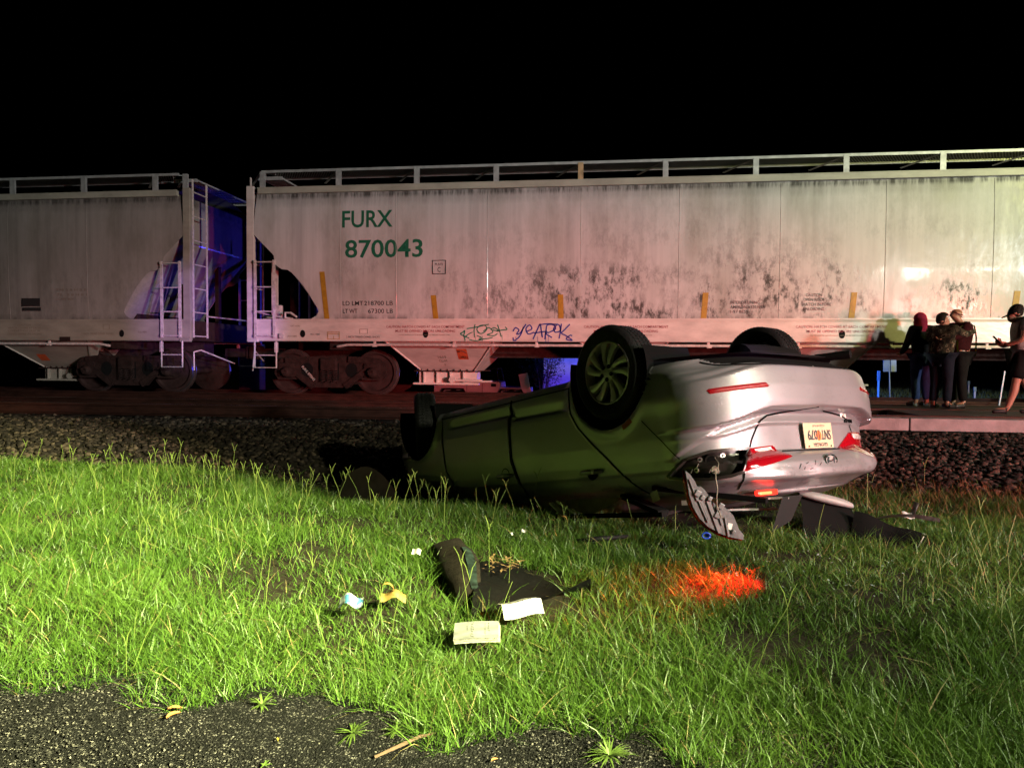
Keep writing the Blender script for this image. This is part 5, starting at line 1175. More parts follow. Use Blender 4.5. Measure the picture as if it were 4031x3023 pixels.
m = MB(); m.grid([[lp(TL, TR, u) + Vector((0, .045 * math.cos(a) - .045, .030 * math.sin(a) + .016)) * (1 - .5 * abs(u - .5) ** 3 * 6) for a in np.linspace(0, 6.283, 13)] for u in np.linspace(-.03, 1.03, 12)]); m.build('upper_cap', GREYPL, bp_, smooth=True)
m = MB(); m.tube([lp(TL, TR, .93) + Vector((0, -.02, -.02)), Vector((.18, .04, .10)), Vector((.22, -.02, .075)), Vector((.36, -.11, .06)), Vector((.52, -.21, .055))], [.012, .013, .012, .009, .006], 8); m.build('edge_moulding', GREYPL, bp_, smooth=True)
m = MB(); m.bar((.42, -.34, .0), (.45, -.35, .075), .014, .004); m.build('broken_clip', WHT, bp_)
ar = empty('trim_strip', (1.95, 5.02, gz(1.95, 5.02, .03)), 0, 'bent black trim strip pointing right beyond the bumper fragment', 'trim strip')
m = MB(); m.grid([[(-.38 + .62 * u, -.10 + .14 * u - .10 * v * (1 - u), .05 * math.sin(u * 3) + .03 * v) for v in (0, .5, 1)] for u in np.linspace(0, 1, 14)]); m.bar((.06, .02, .06), (.09, .03, .14), .035, .01); m.build('strip', pm('scuffed_black', (.03, .027, .025), .35, 0, 30, .5), ar, smooth=True, fix=False)
# tail lamp unit dangling by its wires
UP = Vector((0.131, 0, 0)).normalized()
dl = empty('dangling_tail_lamp', (.44, 4.06, .90), 0, 'grey backed tail lamp unit with red rim, dangling by its wire', 'tail lamp'); dl.rotation_euler = (0, 0, R(7.4))
PX = 4.0 / 2850
def dp(px, py, dy=0): return Vector(((px - 2655) * PX, dy, -(py - 1850) * PX))
outl = [(2652, 1848), (2660, 1892), (2670, 1950), (2684, 1990), (2708, 2032), (2742, 2066), (2790, 2094), (2840, 2110), (2886, 2119), (2882, 2096), (2866, 2078), (2850, 2040), (2842, 2022), (2820, 2000), (2800, 1985), (2786, 1972), (2778, 1985), (2752, 1962), (2735, 1930), (2715, 1910), (2700, 1912), (2690, 1890), (2670, 1862)]
m = MB(); m.prism([(dp(*p).x, dp(*p).z) for p in outl], lambda u, v, t: (u, t, v), -.012, .02); hb = m.build('housing', pm('lamp_back_grey', (.11, .11, .113), .45, 0, 16, .2, .2, 60), dl)
m = MB(); rim = outl[:9]; m.tube([dp(p[0] - 3, p[1] + 3, .02) for p in rim], [.005] + [.014] * 7 + [.008], 8); m.build('red_lens', REFL, dl, smooth=True)
m = MB()
for a, b_, w in (((2688, 1925), (2740, 2040), .010), ((2712, 1960), (2745, 2050), .012), ((2742, 1965), (2790, 2090), .020), ((2775, 1990), (2800, 2060), .012), ((2810, 2030), (2825, 2105), .010), ((2668, 1880), (2700, 1965), .008)):
    m.bar(dp(*a, -.016), dp(*b_, -.016), w, .010, up=(0, 1, 0))
for c, s_ in (((2700, 1935), .03), ((2720, 1952), .024), ((2748, 1955), .022), ((2792, 1985), .03), ((2778, 2020), .03), ((2842, 2085), .018)):
    m.box(dp(*c, -.020), (s_, .022, s_ * 1.1), Matrix.Rotation(.5, 3, 'Y'), bev=.005)
m.build('rib', pm('lamp_rib_grey', (.17, .17, .175), .4, 0, 20, .2), hb)
m = MB(); m.box(dp(2828, 2065, -.018), (.024, .004, .034), Matrix.Rotation(.2, 3, 'Y')); m.build('part_sticker', WHT, hb)
m = MB(); m.tube([dp(2788, 1806, .10), dp(2790, 1822, .03), dp(2780, 1845, .0)], .003, 6); m.tube([dp(2776, 1852, .02), dp(2770, 1880, -.02), dp(2775, 1915, -.03), dp(2772, 1950, -.03), dp(2774, 1985, -.03), dp(2792, 2030, -.03)], .0042, 6); m.lathe([(.001, -.006), (.022, -.006), (.022, .006), (.001, .006)], 12, 'y', dp(2776, 1848, .03)); m.build('wire', pm('wire_loom', (.16, .14, .10), .5, 0, 60, .5), dl)
# blue clip in the grass below, ring of brown tape, dark strip under the car
m = MB(); m.tube([(.0 + .022 * math.cos(a), 0, .016 * math.sin(a)) for a in np.linspace(0, 6.0, 14)], .005, 6); m.box((.01, .01, 0), (.03, .006, .016)); o = m.build('plastic_clip', pm('blue_plastic', (.02, .07, .45), .25), smooth=True); o.location = (.55, 4.02, .555); tag(o, 'small bright blue plastic clip hanging under the red rim of the dangling lamp', 'clip')
m = MB()
for c, r_, w in (((0, 0, .055), .05, .016), ((-.065, .01, .04), .042, .006)): m.grid([[Vector(c) + Vector((r_ * .7 * math.cos(a) + .25 * r_ * math.sin(a), w * s_, r_ * math.sin(a) * 1.25)) for s_ in (0, 1)] for a in np.linspace(-1.2, 4.4, 18)])
o = m.build('tape_loop', pm('brown_ring', (.38, .22, .06), .4, 0, 20, .3), fix=False, smooth=True); o.location = (-.255, 4.25, gz(-.255, 4.25, .06)); tag(o, 'curled loop of brown tape standing in the grass by the wreck', 'tape')
m = MB(); m.tube([(-.15, 0, 0), (.0, .02, .015), (.16, .08, .02)], [.012, .016, .01], 7); o = m.build('rubber_strip', RUBBER, smooth=True); o.location = (-.02, 4.20, gz(-.02, 4.2, .04)); tag(o, 'dark rubber strip in the grass right of the brown tape loop', 'rubber strip')
# loose panel fragment before the front wheel
m = MB(); m.grid([[(-.55 * u + .04 * v, .25 * u, .30 * v * math.sin(.5 + 2.2 * (1 - u)) + .02) for v in np.linspace(0, 1, 6)] for u in np.linspace(0, 1, 12)]); o = m.build('torn_panel', pm('dark_panel', (.014, .011, .009), .5, 0, 9, .4, spec=.2), smooth=True, fix=False); o.location = (-1.75, 5.75, .28); tag(o, 'dark torn body panel lying in the shadow ahead of the front wheel', 'car panel')
# stick, leaves, straw
m = MB(); m.tube([(-.065, -.07, 0), (.0, .0, .006), (.035, .05, .004), (.075, .085, .0)], [.004, .006, .005, .003], 7); o = m.build('stick', pm('bark', (.12, .07, .045), .9, 0, 30, .4)); o.location = (-.575, 2.02, .376); tag(o, 'brown stick lying across the asphalt edge', 'stick')
def leaf(x, y, s_, mat, label, g=None, rz=0):
    m = MB(); m.grid([[(s_ * (u - .5) * 2, s_ * .9 * (v - .5) * math.sin(math.pi * (.08 + .84 * u)) , .004 + .25 * s_ * (v - .5) ** 2 * 4 + .15 * s_ * math.sin(u * 4)) for v in np.linspace(0, 1, 5)] for u in np.linspace(0, 1, 7)]); o = m.build('fallen_leaf', mat, smooth=True, fix=False); o.location = (x, y, .374); o.rotation_euler = (0, 0, rz); tag(o, label, 'leaf', g)
OL = pm('orange_leaf', (.38, .17, .05), .7, 0, 20, .3); YL = pm('yellow_leaf', (.40, .32, .05), .6)
leaf(-1.36, 2.13, .022, OL, 'round orange dead leaf at the asphalt edge, farther of the left pair', rz=.4); leaf(-1.34, 2.09, .024, OL, 'curled orange dead leaf at the asphalt edge, nearer of the left pair', rz=1.2)
leaf(-.845, 1.70, .018, YL, 'slim yellow green leaf low on the bare asphalt', rz=.5); leaf(-.95, 2.0, .010, YL, 'small pale yellow leaf left of the spreading tuft', rz=2); leaf(-.665, 1.86, .012, OL, 'small tan leaf below the brown stick', rz=.2); leaf(-.30, 1.98, .012, OL, 'small orange leaf on the asphalt right of the brown stick', rz=.8); leaf(-.40, 1.79, .02, YL, 'dull yellow leaf at the very bottom edge of the asphalt', rz=.7)
m = MB(); m.tube([(-.22, -.06, 0), (.22, .08, .05)], .006, 5); o = m.build('straw_stem', STRAW); o.location = (-5.35, 7.75, .33); tag(o, 'pale dry stem lying on the ballast at left', 'stem')
# red reflector strip on the ballast at right
m = MB(); m.box((0, 0, 0), (.17, .03, .045), bev=.006); rf = m.build('track_reflector', pm('reflector_red_bar', (.6, .02, .03), .15, coat=1), None); rf.location = (4.02, 9.66, .57); tag(rf, 'short red and white striped reflector bar on the ballast below the crossing', 'reflector')
m = MB()
for i in range(5): m.box((-.068 + .034 * i, -.016, 0), (.014, .006, .04))
m.build('white_stripe', pm('reflector_white', (.8, .7, .7), .15, coat=1), rf)

# crumbs of broken glass and plastic round the wreck
m = MB()
for _ in range(170):
    x = random.uniform(-.6, 1.7); y = 4.9 - .75 * x * .35 - random.random() * .9 - .3 * (x > .4); z = float(ground_z(x, y)) + random.uniform(.01, .06); a = random.random() * 6.28; s_ = random.uniform(.003, .011)
    d = Vector((math.cos(a), math.sin(a), random.uniform(-.4, .4))) * s_; q = Vector((-math.sin(a), math.cos(a), random.uniform(-.4, .4))) * s_ * .7
    m.add([Vector((x, y, z)) - d, Vector((x, y, z)) + q, Vector((x, y, z)) + d, Vector((x, y, z)) - q * .8], [(0, 1, 2, 3)])
tag(m.build('glass_crumbs', pm('glass_crumb', (.35, .40, .40), .1), fix=False), 'crumbs of broken glass scattered in the grass round the wreck', 'broken glass', kind='stuff')
# ------------------------------------------------------------------ people by the train
def skin_mesh(name, nodes, edges, mat, parent, sub=2, root=None, smooth=True):
    keys = list(nodes); me = bpy.data.meshes.new(name); me.from_pydata([nodes[k][0] for k in keys], [(keys.index(a), keys.index(b_)) for a, b_ in edges], [])
    o = bpy.data.objects.new(name, me); COL.objects.link(o); md = o.modifiers.new('s', 'SKIN'); md.use_smooth_shade = True
    sv = me.skin_vertices[0].data
    for i, k in enumerate(keys):
        r = nodes[k][1]; sv[i].radius = r if isinstance(r, tuple) else (r, r); sv[i].use_root = (k == (root or keys[0]))
    if sub: ss = o.modifiers.new('d', 'SUBSURF'); ss.levels = sub; ss.render_levels = sub
    dg = bpy.context.evaluated_depsgraph_get(); m2 = bpy.data.meshes.new_from_object(o.evaluated_get(dg)); bpy.data.objects.remove(o)
    m2.name = name; m2.materials.clear(); return link_mesh(name, m2, mat, parent, smooth)
def V3(*a): return Vector(a)
def person(loc, rz, label, J, skin, shirt, trousers, shoes, extra=None, shorts=False, sleeves='short', girth=1.0):
    """J joints in metres, local frame x right, y forward, z up"""
    p = empty('person', loc, rz, label, 'person')
    j = {k: Vector(v) for k, v in J.items()}
    nd = {'pelvis': (j['pelvis'], (.14 * girth, .11 * girth)), 'waist': (j['waist'], (.135 * girth, .105 * girth)), 'chest': (j['chest'], (.155 * girth, .115)), 'neckb': (j['neck'], .062), 'neckt': (j['neck'].lerp(j['head'], .45), .056), 'jaw': (j['head'] + j['face'] * .022 - V3(0, 0, .035), .072), 'cran': (j['head'] - j['face'] * .008 + V3(0, 0, .055), .094), 'top': (j['head'] - j['face'] * .012 + V3(0, 0, .10), .062), 'nose': (j['head'] + j['face'] * .105 + V3(0, 0, .012), .014), 'chin': (j['head'] + j['face'] * .075 - V3(0, 0, .075), .028)}
    ed = [('pelvis', 'waist'), ('waist', 'chest'), ('chest', 'neckb'), ('neckb', 'neckt'), ('neckt', 'jaw'), ('jaw', 'cran'), ('cran', 'top'), ('jaw', 'nose'), ('jaw', 'chin')]
    side = j['face'].cross(V3(0, 0, 1)).normalized()
    for s, n in ((-1, 'l'), (1, 'r')):
        nd['ear' + n] = (j['head'] + side * s * .098 + V3(0, 0, .01), .016); ed.append(('cran', 'ear' + n))
        nd.update({'sh' + n: (j['sh' + n], .068), 'el' + n: (j['el' + n], .043), 'wr' + n: (j['wr' + n], .028), 'ha' + n: (j['ha' + n], (.036, .018)), 'hip' + n: (j['hip' + n], .095 * girth), 'kn' + n: (j['kn' + n], .056), 'ca' + n: (j['kn' + n].lerp(j['an' + n], .35) - j['toe' + n].__sub__(j['an' + n]).normalized() * .02, .058), 'an' + n: (j['an' + n], .038), 'toe' + n: (j['toe' + n], .036)})
        ed += [('chest', 'sh' + n), ('sh' + n, 'el' + n), ('el' + n, 'wr' + n), ('wr' + n, 'ha' + n), ('pelvis', 'hip' + n), ('hip' + n, 'kn' + n), ('kn' + n, 'ca' + n), ('ca' + n, 'an' + n), ('an' + n, 'toe' + n)]
        d = (j['ha' + n] - j['wr' + n]).normalized(); q = d.cross(V3(.3, .2, 1)).normalized(); c = q.cross(d)
        for i, (o_, L_) in enumerate(((-.028, .065), (-.010, .078), (.010, .074), (.027, .058))):
            b_ = j['ha' + n] + q * o_ + d * .015; m_ = b_ + d * L_ * .55 + c * .012; t_ = m_ + d * L_ * .35 + c * .03
            nd.update({f'f{n}{i}a': (b_, .0105), f'f{n}{i}b': (m_, .0095), f'f{n}{i}c': (t_, .008)}); ed += [('ha' + n, f'f{n}{i}a'), (f'f{n}{i}a', f'f{n}{i}b'), (f'f{n}{i}b', f'f{n}{i}c')]
        b_ = j['wr' + n].lerp(j['ha' + n], .6) + q * -.032; nd.update({f'th{n}a': (b_, .012), f'th{n}b': (b_ + d * .04 - q * .022, .0095)}); ed += [('ha' + n, f'th{n}a'), (f'th{n}a', f'th{n}b')]
    skin_mesh('body', nd, ed, skin, p)
    def fold(nm, nodes, edges, mat): 
        o = skin_mesh(nm, nodes, edges, mat, p); return o
    # shirt or jacket
    g = {'b': (j['pelvis'] + V3(0, 0, -.06), (.175 * girth, .145 * girth)), 'w': (j['waist'], (.168 * girth, .14 * girth)), 'c': (j['chest'], (.185 * girth, .145)), 'n': (j['neck'] - V3(0, 0, .015), .085)}
    e = [('b', 'w'), ('w', 'c'), ('c', 'n')]
    for n in 'lr':
        g['s' + n] = (j['sh' + n], .088); e.append(('c', 's' + n)); g['m' + n] = (j['sh' + n].lerp(j['el' + n], .62), .074 if sleeves == 'short' else .066); e.append(('s' + n, 'm' + n))
        if sleeves == 'long': g['e' + n] = (j['el' + n], .060); g['f' + n] = (j['el' + n].lerp(j['wr' + n], .55), .052); g['k' + n] = (j['wr' + n], .043); e += [('m' + n, 'e' + n), ('e' + n, 'f' + n), ('f' + n, 'k' + n)]
    fold('jacket' if sleeves == 'long' else 'shirt', g, e, shirt)
    g = {'p': (j['pelvis'] + V3(0, 0, .02), (.155 * girth, .125 * girth))}; e = []
    for n in 'lr':
        g['h' + n] = (j['hip' + n], .115 * girth); e.append(('p', 'h' + n)); g['t' + n] = (j['hip' + n].lerp(j['kn' + n], .55), .100 if not shorts else .112); e.append(('h' + n, 't' + n))
        g['k' + n] = (j['kn' + n] + V3(0, 0, .03 if shorts else 0), .078 if not shorts else .112); e.append(('t' + n, 'k' + n))
        if not shorts: g['c' + n] = (j['kn' + n].lerp(j['an' + n], .5), .074); g['a' + n] = (j['an' + n] + V3(0, 0, .03), .066); e += [('k' + n, 'c' + n), ('c' + n, 'a' + n)]
    fold('shorts' if shorts else 'trousers', g, e, trousers)
    for n in 'lr':
        d = (j['toe' + n] - j['an' + n]); d.z = 0; d.normalize(); a = j['an' + n]
        fold('shoe', {'h': (V3(a.x, a.y, .052) - d * .03, (.045, .045)), 'm': (V3(a.x, a.y, .05) + d * .08, (.05, .042)), 't': (V3(a.x, a.y, .038) + d * .19, (.045, .034)), 'an': (a + V3(0, 0, .02), .047)}, [('h', 'm'), ('m', 't'), ('h', 'an')], shoes)
    for s in (-1, 1):
        m = MB(); c = j['head'] + j['face'] * .083 + side * s * .034 + V3(0, 0, .045); m.lathe([(.0005, -.010), (.008, -.006), (.011, 0), (.008, .006), (.0005, .010)], 8, 'y', c); m.build('eye', DARK, p, smooth=True)
    return p, j, side
def camo(name):
    m = bpy.data.materials.new(name); m.use_nodes = True; nt = m.node_tree; n = nt.nodes; l = nt.links; tc = n.new('ShaderNodeTexCoord'); mp = n.new('ShaderNodeMapping'); mp.inputs['Scale'].default_value = (1, 1, .7); l.new(tc.outputs['Object'], mp.inputs[0])
    t = n.new('ShaderNodeTexNoise'); t.inputs['Scale'].default_value = 14; t.inputs['Detail'].default_value = 3; l.new(mp.outputs[0], t.inputs['Vector']); r = n.new('ShaderNodeValToRGB'); r.color_ramp.interpolation = 'CONSTANT'; e = r.color_ramp.elements
    e[0].color = (.010, .009, .007, 1); e[1].position = .44; e[1].color = (.035, .029, .019, 1); q = e.new(.52); q.color = (.016, .015, .009, 1); q = e.new(.57); q.color = (.12, .10, .07, 1); q = e.new(.63); q.color = (.013, .011, .009, 1)
    l.new(t.outputs[0], r.inputs[0]); l.new(r.outputs[0], n['Principled BSDF'].inputs['Base Color']); n['Principled BSDF'].inputs['Roughness'].default_value = .9; n['Principled BSDF'].inputs['Specular IOR Level'].default_value = .08; return m
def cloth(name, c): return pm(name, c, .9, 0, 9, .35, .5, 18, spec=.08)
SKIN1 = pm('skin_a', (.28, .13, .085), .55); SKIN2 = pm('skin_b', (.24, .11, .07), .45); HAIR = pm('dark_hair', (.010, .008, .006), .7, bump=.5, bscale=90, spec=.12)
NAVY = cloth('navy_denim', (.008, .009, .016)); DKRED = cloth('dark_red_shirt', (.022, .004, .005)); BLACKC = cloth('black_cloth', (.006, .006, .006)); GREYC = cloth('grey_shirt', (.20, .19, .18)); JEAN = cloth('blue_jeans', (.02, .03, .09)); SHOE = pm('black_shoe', (.012, .012, .012), .5); PINKC = cloth('red_scarf', (.20, .012, .035)); HIVIS = pm('hi_vis_yellow', (.36, .42, .012), .5); CAMO = camo('camouflage')
def cap_on(p, j, side, mat, bill, up=.0):
    m = MB(); c = j['head'] + V3(0, 0, .045 + up); f = j['face']
    g = []
    for a in np.linspace(0, math.pi / 2, 7):
        g.append([c + (f * math.cos(b_) + side * math.sin(b_)) * (.106 * math.cos(a)) + V3(0, 0, .115 * math.sin(a)) for b_ in np.linspace(0, 2 * math.pi, 25)])
    m.grid(g)
    if bill: m.grid([[c + f * (.09 + bill * t) + side * (.075 * s * math.sqrt(max(0, 1 - (t * .9) ** 2))) + V3(0, 0, .004 - .02 * t - .02 * s * s) for s in np.linspace(-1, 1, 9)] for t in np.linspace(0, 1, 6)])
    return m.build('cap', mat, p, smooth=True, fix=False)
def hair_on(p, j, side, mat, low=-.02):
    m = MB(); c = j['head'] + V3(0, 0, .05); f = j['face']; g = []
    for a in np.linspace(-.75, math.pi / 2, 10):
        row = []
        for b_ in np.linspace(0, 2 * math.pi, 29):
            k = 1 + .05 * math.sin(b_ * 7 + a * 5); fr = math.cos(b_); aa = max(a, .35 * max(0, fr) ** .6 + .25) if fr > .15 else a
            row.append(c + (f * math.cos(b_) + side * math.sin(b_)) * (.106 * k * math.cos(aa)) + V3(0, 0, .112 * k * math.sin(aa)))
        g.append(row)
    m.grid(g); return m.build('hair', mat, p, smooth=True, fix=False)
base = dict(pelvis=(0, 0, .88), waist=(0, 0, 1.02), chest=(0, .01, 1.25), neck=(0, 0, 1.39), head=(0, .02, 1.49), face=(0, 1, 0), shl=(-.19, 0, 1.33), shr=(.19, 0, 1.33), hipl=(-.09, 0, .84), hipr=(.09, 0, .84), knl=(-.10, .02, .47), knr=(.10, .02, .47), anl=(-.11, -.02, .08), anr=(.11, -.02, .08), toel=(-.13, .15, .04), toer=(.13, .15, .04), ell=(-.25, .02, 1.06), elr=(.25, .02, 1.06), wrl=(-.27, .12, .84), wrr=(.27, .12, .84), hal=(-.27, .15, .77), har=(.27, .15, .77))
def J(**k): d = dict(base); d.update(k); return d
# 1: camouflage jacket, back to the camera, arms round the other man; local +y is his facing
j1 = J(face=(.75, .65, 0), ell=(-.28, .16, 1.12), wrl=(-.10, .42, 1.18), hal=(-.02, .46, 1.19), elr=(.30, .12, 1.22), wrr=(.30, .40, 1.28), har=(.24, .46, 1.30), head=(-.02, .05, 1.43), neck=(0, .02, 1.33), chest=(0, .02, 1.21), shl=(-.20, .02, 1.29), shr=(.20, .03, 1.30))
p1, q1, s1 = person((5.50, 12.80, .752), R(-50), 'person in a camouflage jacket and dark jeans, back to camera, hugging a bald companion', j1, SKIN1, CAMO, NAVY, SHOE, sleeves='long', girth=1.12); hair_on(p1, q1, s1, HAIR)
# 2: bald, hi-vis vest over dark red, facing the first
j2 = J(face=(.35, .93, 0), ell=(-.27, .14, 1.18), wrl=(-.20, .38, 1.12), hal=(-.14, .42, 1.12), elr=(.27, .16, 1.16), wrr=(.14, .40, 1.08), har=(.08, .43, 1.08), head=(.02, .03, 1.53))
p2, q2, s2 = person((5.84, 12.98, .752), R(105), 'bald person in a yellow safety vest, embracing the one in camouflage', j2, SKIN2, DKRED, BLACKC, SHOE, sleeves='long', girth=1.1); p2.scale = (1.02, 1.02, 1.02)
m = MB()
for s in (-1, 1):
    for (x0, x1) in ((.155, .19),):
        m.grid([[V3(s * (x0 + (x1 - x0) * u), y, z) for u in (0, .5, 1)] for z, y in ((1.36, .06), (1.40, -.0), (1.34, -.13), (1.15, -.17), (.95, -.165), (.86, -.16))]); m.grid([[V3(s * (x0 + (x1 - x0) * u), y, z) for u in (0, .5, 1)] for z, y in ((1.36, .06), (1.30, .15), (1.1, .165), (.9, .155))])
m.build('safety_vest', HIVIS, p2, fix=False, smooth=True)
# 3: red head cloth, dark top, blue jeans, half hidden behind the pair
j3 = J(face=(-.5, .85, 0), head=(-.02, .03, 1.46), ell=(-.27, .05, 1.05), wrl=(-.22, .22, .92), hal=(-.2, .28, .9))
p3, q3, s3 = person((5.40, 13.32, .752), R(20), 'person in dark top and jeans with red head cloth, half hidden behind huggers', j3, SKIN1, BLACKC, JEAN, SHOE, sleeves='long')
cap_on(p3, q3, s3, PINKC, 0.0, .01); m = MB(); c = q3['head']; m.grid([[c + (q3['face'] * math.cos(b_) + s3 * math.sin(b_)) * r_ + V3(0, 0, z) for b_ in np.linspace(.9, 5.4, 16)] for z, r_ in ((.06, .112), (0, .115), (-.08, .12), (-.17, .15))]); m.build('head_cloth', PINKC, p3, smooth=True, fix=False)
# 4: man with cap looking down at a phone
j4 = J(face=(0, .96, -.28), head=(0, .10, 1.42), neck=(0, .03, 1.35), ell=(-.24, .06, 1.07), wrl=(-.12, .22, 1.00), hal=(-.08, .27, 1.03), elr=(.24, .02, 1.05), wrr=(.12, .21, .98), har=(.07, .26, 1.01), knl=(-.10, .10, .47), anl=(-.10, .20, .08), toel=(-.10, .37, .04), knr=(.10, -.06, .47), anr=(.11, -.20, .09), toer=(.11, -.03, .04))
p4, q4, s4 = person((5.92, 11.25, .772), R(78), 'person in dark cap, grey shirt and black shorts, head bowed over a phone', j4, SKIN1, GREYC, BLACKC, SHOE, shorts=True, girth=1.12); cap_on(p4, q4, s4, BLACKC, .085); hair_on(p4, q4, s4, HAIR)
o = MB().box((0, 0, 0), (.075, .012, .15), Matrix.Rotation(-.7, 3, 'X'), bev=.004).build('phone', GLOSSBLK); o.location = p4.matrix_world @ Vector((0, 0, 0)); 
_mw = Matrix.Translation((5.92, 11.25, .772)) @ Matrix.Rotation(R(78), 4, 'Z'); o.matrix_world = _mw @ Matrix.Translation((0, .32, 1.07)); tag(o, 'dark phone held up in both hands by the person in the cap', 'phone')
# ------------------------------------------------------------------ beyond the train
SIDING = pm('white_siding', (.60, .60, .62), .6, 0, 3, .15, .15, 30); ROOFT = pm('dark_shingle', (.03, .03, .033), .9, 0, 8, .4)
hs = empty('house', (1.2, 35, -.42), 0, 'pale board sided house seen under the train, washed in blue light', 'house')
m = MB()
for i in range(17):
    z = .1 + .18 * i; m.add([(-4.2, -.0, z), (4.2, -.0, z), (4.2, -.025, z - .02), (-4.2, -.025, z - .02)], [(0, 1, 2, 3)]); m.add([(-4.2, -.025, z - .02), (4.2, -.025, z - .02), (4.2, -.004, z + .158), (-4.2, -.004, z + .158)], [(0, 1, 2, 3)])
m.box((0, 3.02, 1.6), (8.4, 6, 3.2)); m.build('wall', SIDING, hs, fix=False)
m = MB(); m.prism([(-.5, 3.15), (3, 4.9), (6.5, 3.15)], lambda u, v, t: (t, u, v), -4.6, 4.6); m.build('roof', ROOFT, hs)
for x in (-1.2, 2.4):
    m = MB(); frame_ = [((0, -.05, 1.15), (1.0, .06, .08)), ((0, -.05, 2.35), (1.0, .06, .08)), ((-.5, -.05, 1.75), (.08, .06, 1.2)), ((.5, -.05, 1.75), (.08, .06, 1.2)), ((0, -.05, 1.75), (.9, .04, .05))]
    for c, d in frame_: m.box((c[0] + x, c[1], c[2]), d)
    w = m.build('window', WHT, hs); MB().box((x, -.03, 1.75), (.92, .02, 1.12)).build('pane', GLOSSBLK, w)
# jeep-like open off-roader
JW = pm('white_vehicle_paint', (.72, .74, .78), .35, 0, 4, .12, coat=.4)
jp = empty('off_road_car', (-4.85, 29, -.42), 0, 'white open off-road car parked beyond the tracks, seen between rail and hopper', 'car')
m = MB(); tub = [(-1.95, .55), (-1.95, .92), (-.72, 1.00), (-.68, 1.08), (.62, 1.08), (.70, 1.05), (.72, .86), (1.85, .84), (1.87, .50), (1.62, .50), (1.50, .74), (.82, .74), (.70, .48), (-.62, .48), (-.78, .74), (-1.50, .74), (-1.64, .52)]
m.prism([(u, v) for u, v in tub], lambda u, v, t: (u, t, v), -.78, .78); m.build('tub', JW, jp)
for x in (-1.15, 1.16):
    m = MB(); m.prism([(x - .52, .60), (x - .40, .82), (x + .40, .82), (x + .52, .60), (x + .46, .60), (x + .36, .76), (x - .36, .76), (x - .46, .60)], lambda u, v, t: (u, t, v), -.95, -.76); m.build('fender_flare', BLKPL, jp)
    for s in (-1, 1):
        m = MB(); m.lathe([(.001, s * .11), (.20, s * .10), (.22, s * .12), (.36, s * .11), (.38, s * .06), (.38, -s * .06), (.36, -s * .11), (.001, -s * .1)], 28, 'y', (x, s * .74, .38)); m.build('wheel', RUBBER, jp, angle=40)
m = MB(); m.tube([(-.62, -.70, 1.06), (-.45, -.66, 1.60), (.55, -.66, 1.60), (.64, -.70, 1.06)], .03, 8); m.tube([(-.62, .70, 1.06), (-.45, .66, 1.60), (.55, .66, 1.60), (.64, .70, 1.06)], .03, 8); m.tube([(-.45, -.66, 1.60), (-.45, .66, 1.60)], .03, 8); m.tube([(.55, -.66, 1.6), (.55, .66, 1.6)], .03, 8); m.build('roll_bar', GLOSSBLK, jp)
m = MB(); m.box((.45, -.785, .95), (.20, .012, .12), bev=.02); m.build('vent', BLKPL, jp); m = MB(); m.box((-.35, -.785, 1.02), (.22, .012, .07)); m.build('door_latch', BLKPL, jp); m = MB(); m.box((-.0, -.784, .78), (.012, .008, .5)); m.box((-.62, -.784, .78), (.012, .008, .5)); m.build('door_gap', SEAMM, jp)
m = MB(); m.lathe([(.001, -.80), (.09, -.80), (.09, -.77)], 18, 'y', (1.72, 0, .66)); m.build('fuel_filler', BLKPL, jp); m = MB(); m.box((-.42, -.86, 1.28), (.10, .04, .16), bev=.02); m.bar((-.5, -.78, 1.15), (-.42, -.86, 1.22), .02); m.build('door_mirror', pm('mirror_glass', (.5, .5, .55), .15, .8), jp)
# leaning pale board beside it
o = MB().box((0, 0, .42), (.36, .03, .95), bev=.01).build('leaning_board', JW); o.location = (-3.05, 28.2, .12); o.rotation_euler = (0, R(-12), 0); tag(o, 'tilted pale board catching blue light right of the off-road car', 'board')
# road sign seen from behind, two panels on one post; delineators
SIGNB = pm('sign_sheet', (.22, .24, .27), .35, .3, 10, .1)
zg = float(ground_z(8.9, 24))
sg = empty('road_sign', (8.83, 24, zg), R(4), 'back of a double road sign on a thin post, glowing blue in the beacon light', 'road sign')
m = MB(); m.bar((.0, 0, 0), (-.06, 0, 1.35), .035, .025); m.build('post', pm('sign_post', (.25, .27, .29), .5, .4), sg)
for x in (-.13, .10): MB().box((x - .03, -.03, 1.10), (.175, .008, .40), Matrix.Rotation(-.03, 3, 'Y'), bev=.003).build('panel', SIGNB, sg)
def deli(x, y, h, label, top=True):
    z = float(ground_z(x, y)); o = empty('marker_post', (x, y, z), 0, label, 'marker post', 'slim marker posts along the road beyond the tracks')
    MB().box((0, 0, h * .35), (.05, .02, h * .7), bev=.004).build('post', pm('marker_pink', (.55, .42, .42), .6) if 'marker_pink' not in bpy.data.materials else bpy.data.materials['marker_pink'], o)
    MB().box((0, 0, h * .85), (.085, .03, h * .3), bev=.01).build('sleeve', SIGNB, o)
deli(7.77, 22, .95, 'marker post with a blue lit sleeve, left of the double road sign'); deli(13.9, 30, .5, 'short pale marker post right of the hugging people'); deli(11.3, 24, .45, 'stubby marker post almost hidden beside the huggers')
# white barrier legs behind the man with the cap
for x, l_ in ((7.05, 'thin pale leg of a road barrier just left of the bare calves at right'), (7.62, 'thin pale leg of a road barrier between the bare calves at right')):
    o = MB().bar((-.05, 0, 0), (.03, 0, .62), .025, .02).build('barrier_leg', SIGNB); o.location = (x, 14.0, RT - .03); tag(o, l_, 'barrier leg')
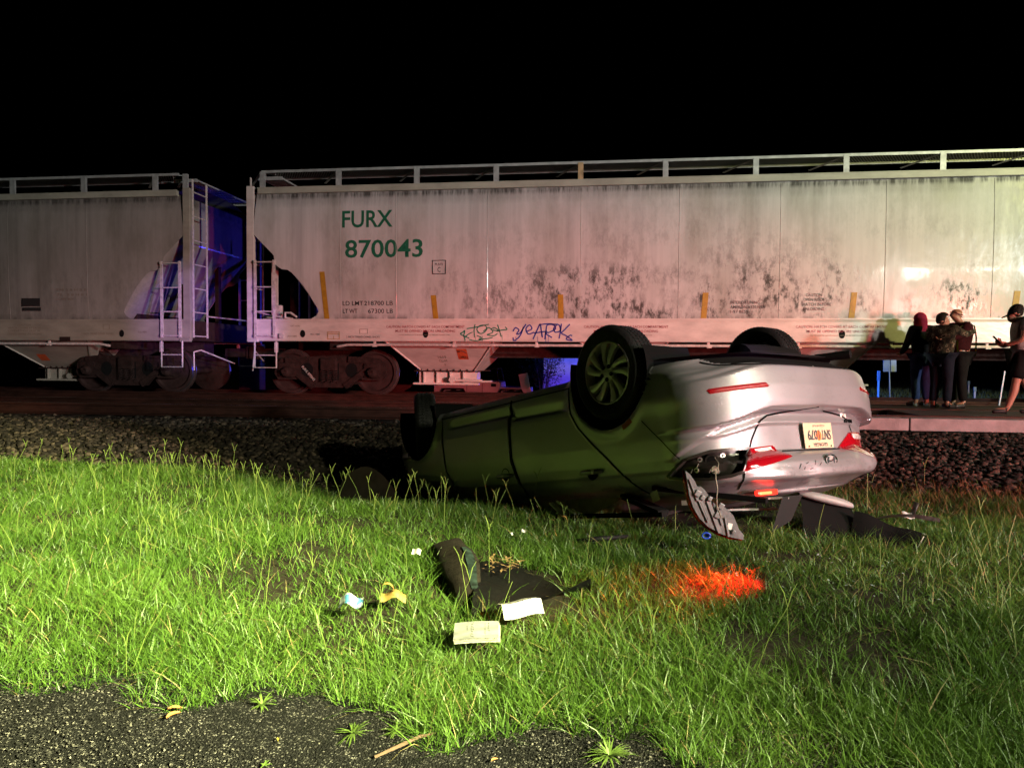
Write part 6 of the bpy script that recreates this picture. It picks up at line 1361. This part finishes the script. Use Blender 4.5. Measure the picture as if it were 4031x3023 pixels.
# tree with reeds at its foot, dark against the house
tr = empty('tree', (-2.75, 32, -.42), 0, 'dark small leafed tree before the blue lit house wall, stems at its foot', 'tree')
m = MB()
for i in range(7):
    a = i * .9; m.tube([(.12 * math.cos(a), .1 * math.sin(a), 0), (.2 * math.cos(a), .15 * math.sin(a), .9), (.45 * math.cos(a * 1.3), .3 * math.sin(a), 2.2)], [.035, .028, .012], 6)
m.build('trunk', pm('tree_bark', (.10, .08, .06), .9), tr)
m = MB()
for _ in range(9000):
    a = random.random() * 6.28; u = random.random(); z = .9 + 3.4 * u; r_ = (1.05 * math.sin(math.pi * (.18 + .72 * u))) * random.random() ** .5 * (1 + .35 * math.sin(a * 3 + z * 2.3)); p = Vector((r_ * math.cos(a), r_ * .8 * math.sin(a), z + random.uniform(-.2, .2))); d = Vector((random.uniform(-1, 1), random.uniform(-1, 1), random.uniform(-1, .3))) * random.uniform(.04, .10); q = d.cross(Vector((.3, .2, 1))) * .4
    m.add([p, p + d * .5 + q, p + d, p + d * .5 - q], [(0, 1, 2, 3)])
m.build('crown', pm('tree_leaf', (.035, .055, .018), .7), tr, fix=False)
# pale box added in the gap, standing in for a blue light there
ub = empty('blue_light_placeholder', (-10.25, 20, -.42), 0, 'added pale cabinet beyond the gap between the two cars', 'placeholder')
MB().box((0, 0, 1.2), (.62, .4, 2.32), bev=.02).build('placeholder', SIGNB, ub); m = MB(); m.box((0, -.21, 1.2), (.5, .012, 1.9)); m.build('door', SIGNB, ub)
# low field grass beyond the tracks
m = MB()
for _ in range(16000):
    x = random.uniform(-6, 16); y = 19 + 14 * random.random() ** 1.3; p = Vector((x, y, float(-0.42 + 0.75 * min(1, max(0, (x - 1) / 5)) ** 2 * (3 - 2 * min(1, max(0, (x - 1) / 5)))))); a = random.random() * 6.28; h = random.uniform(.06, .2); sd = Vector((math.cos(a), math.sin(a), 0)) * .012
    m.add([p - sd, p + sd, p + Vector((random.uniform(-.08, .08), random.uniform(-.05, .05), h))], [(0, 1, 2)])
tag(m.build('field_grass', pm('field_blade', (.07, .08, .03), .8, 0, 3, .4), fix=False), 'dark rough grass of the field beyond the tracks', 'grass', kind='stuff')
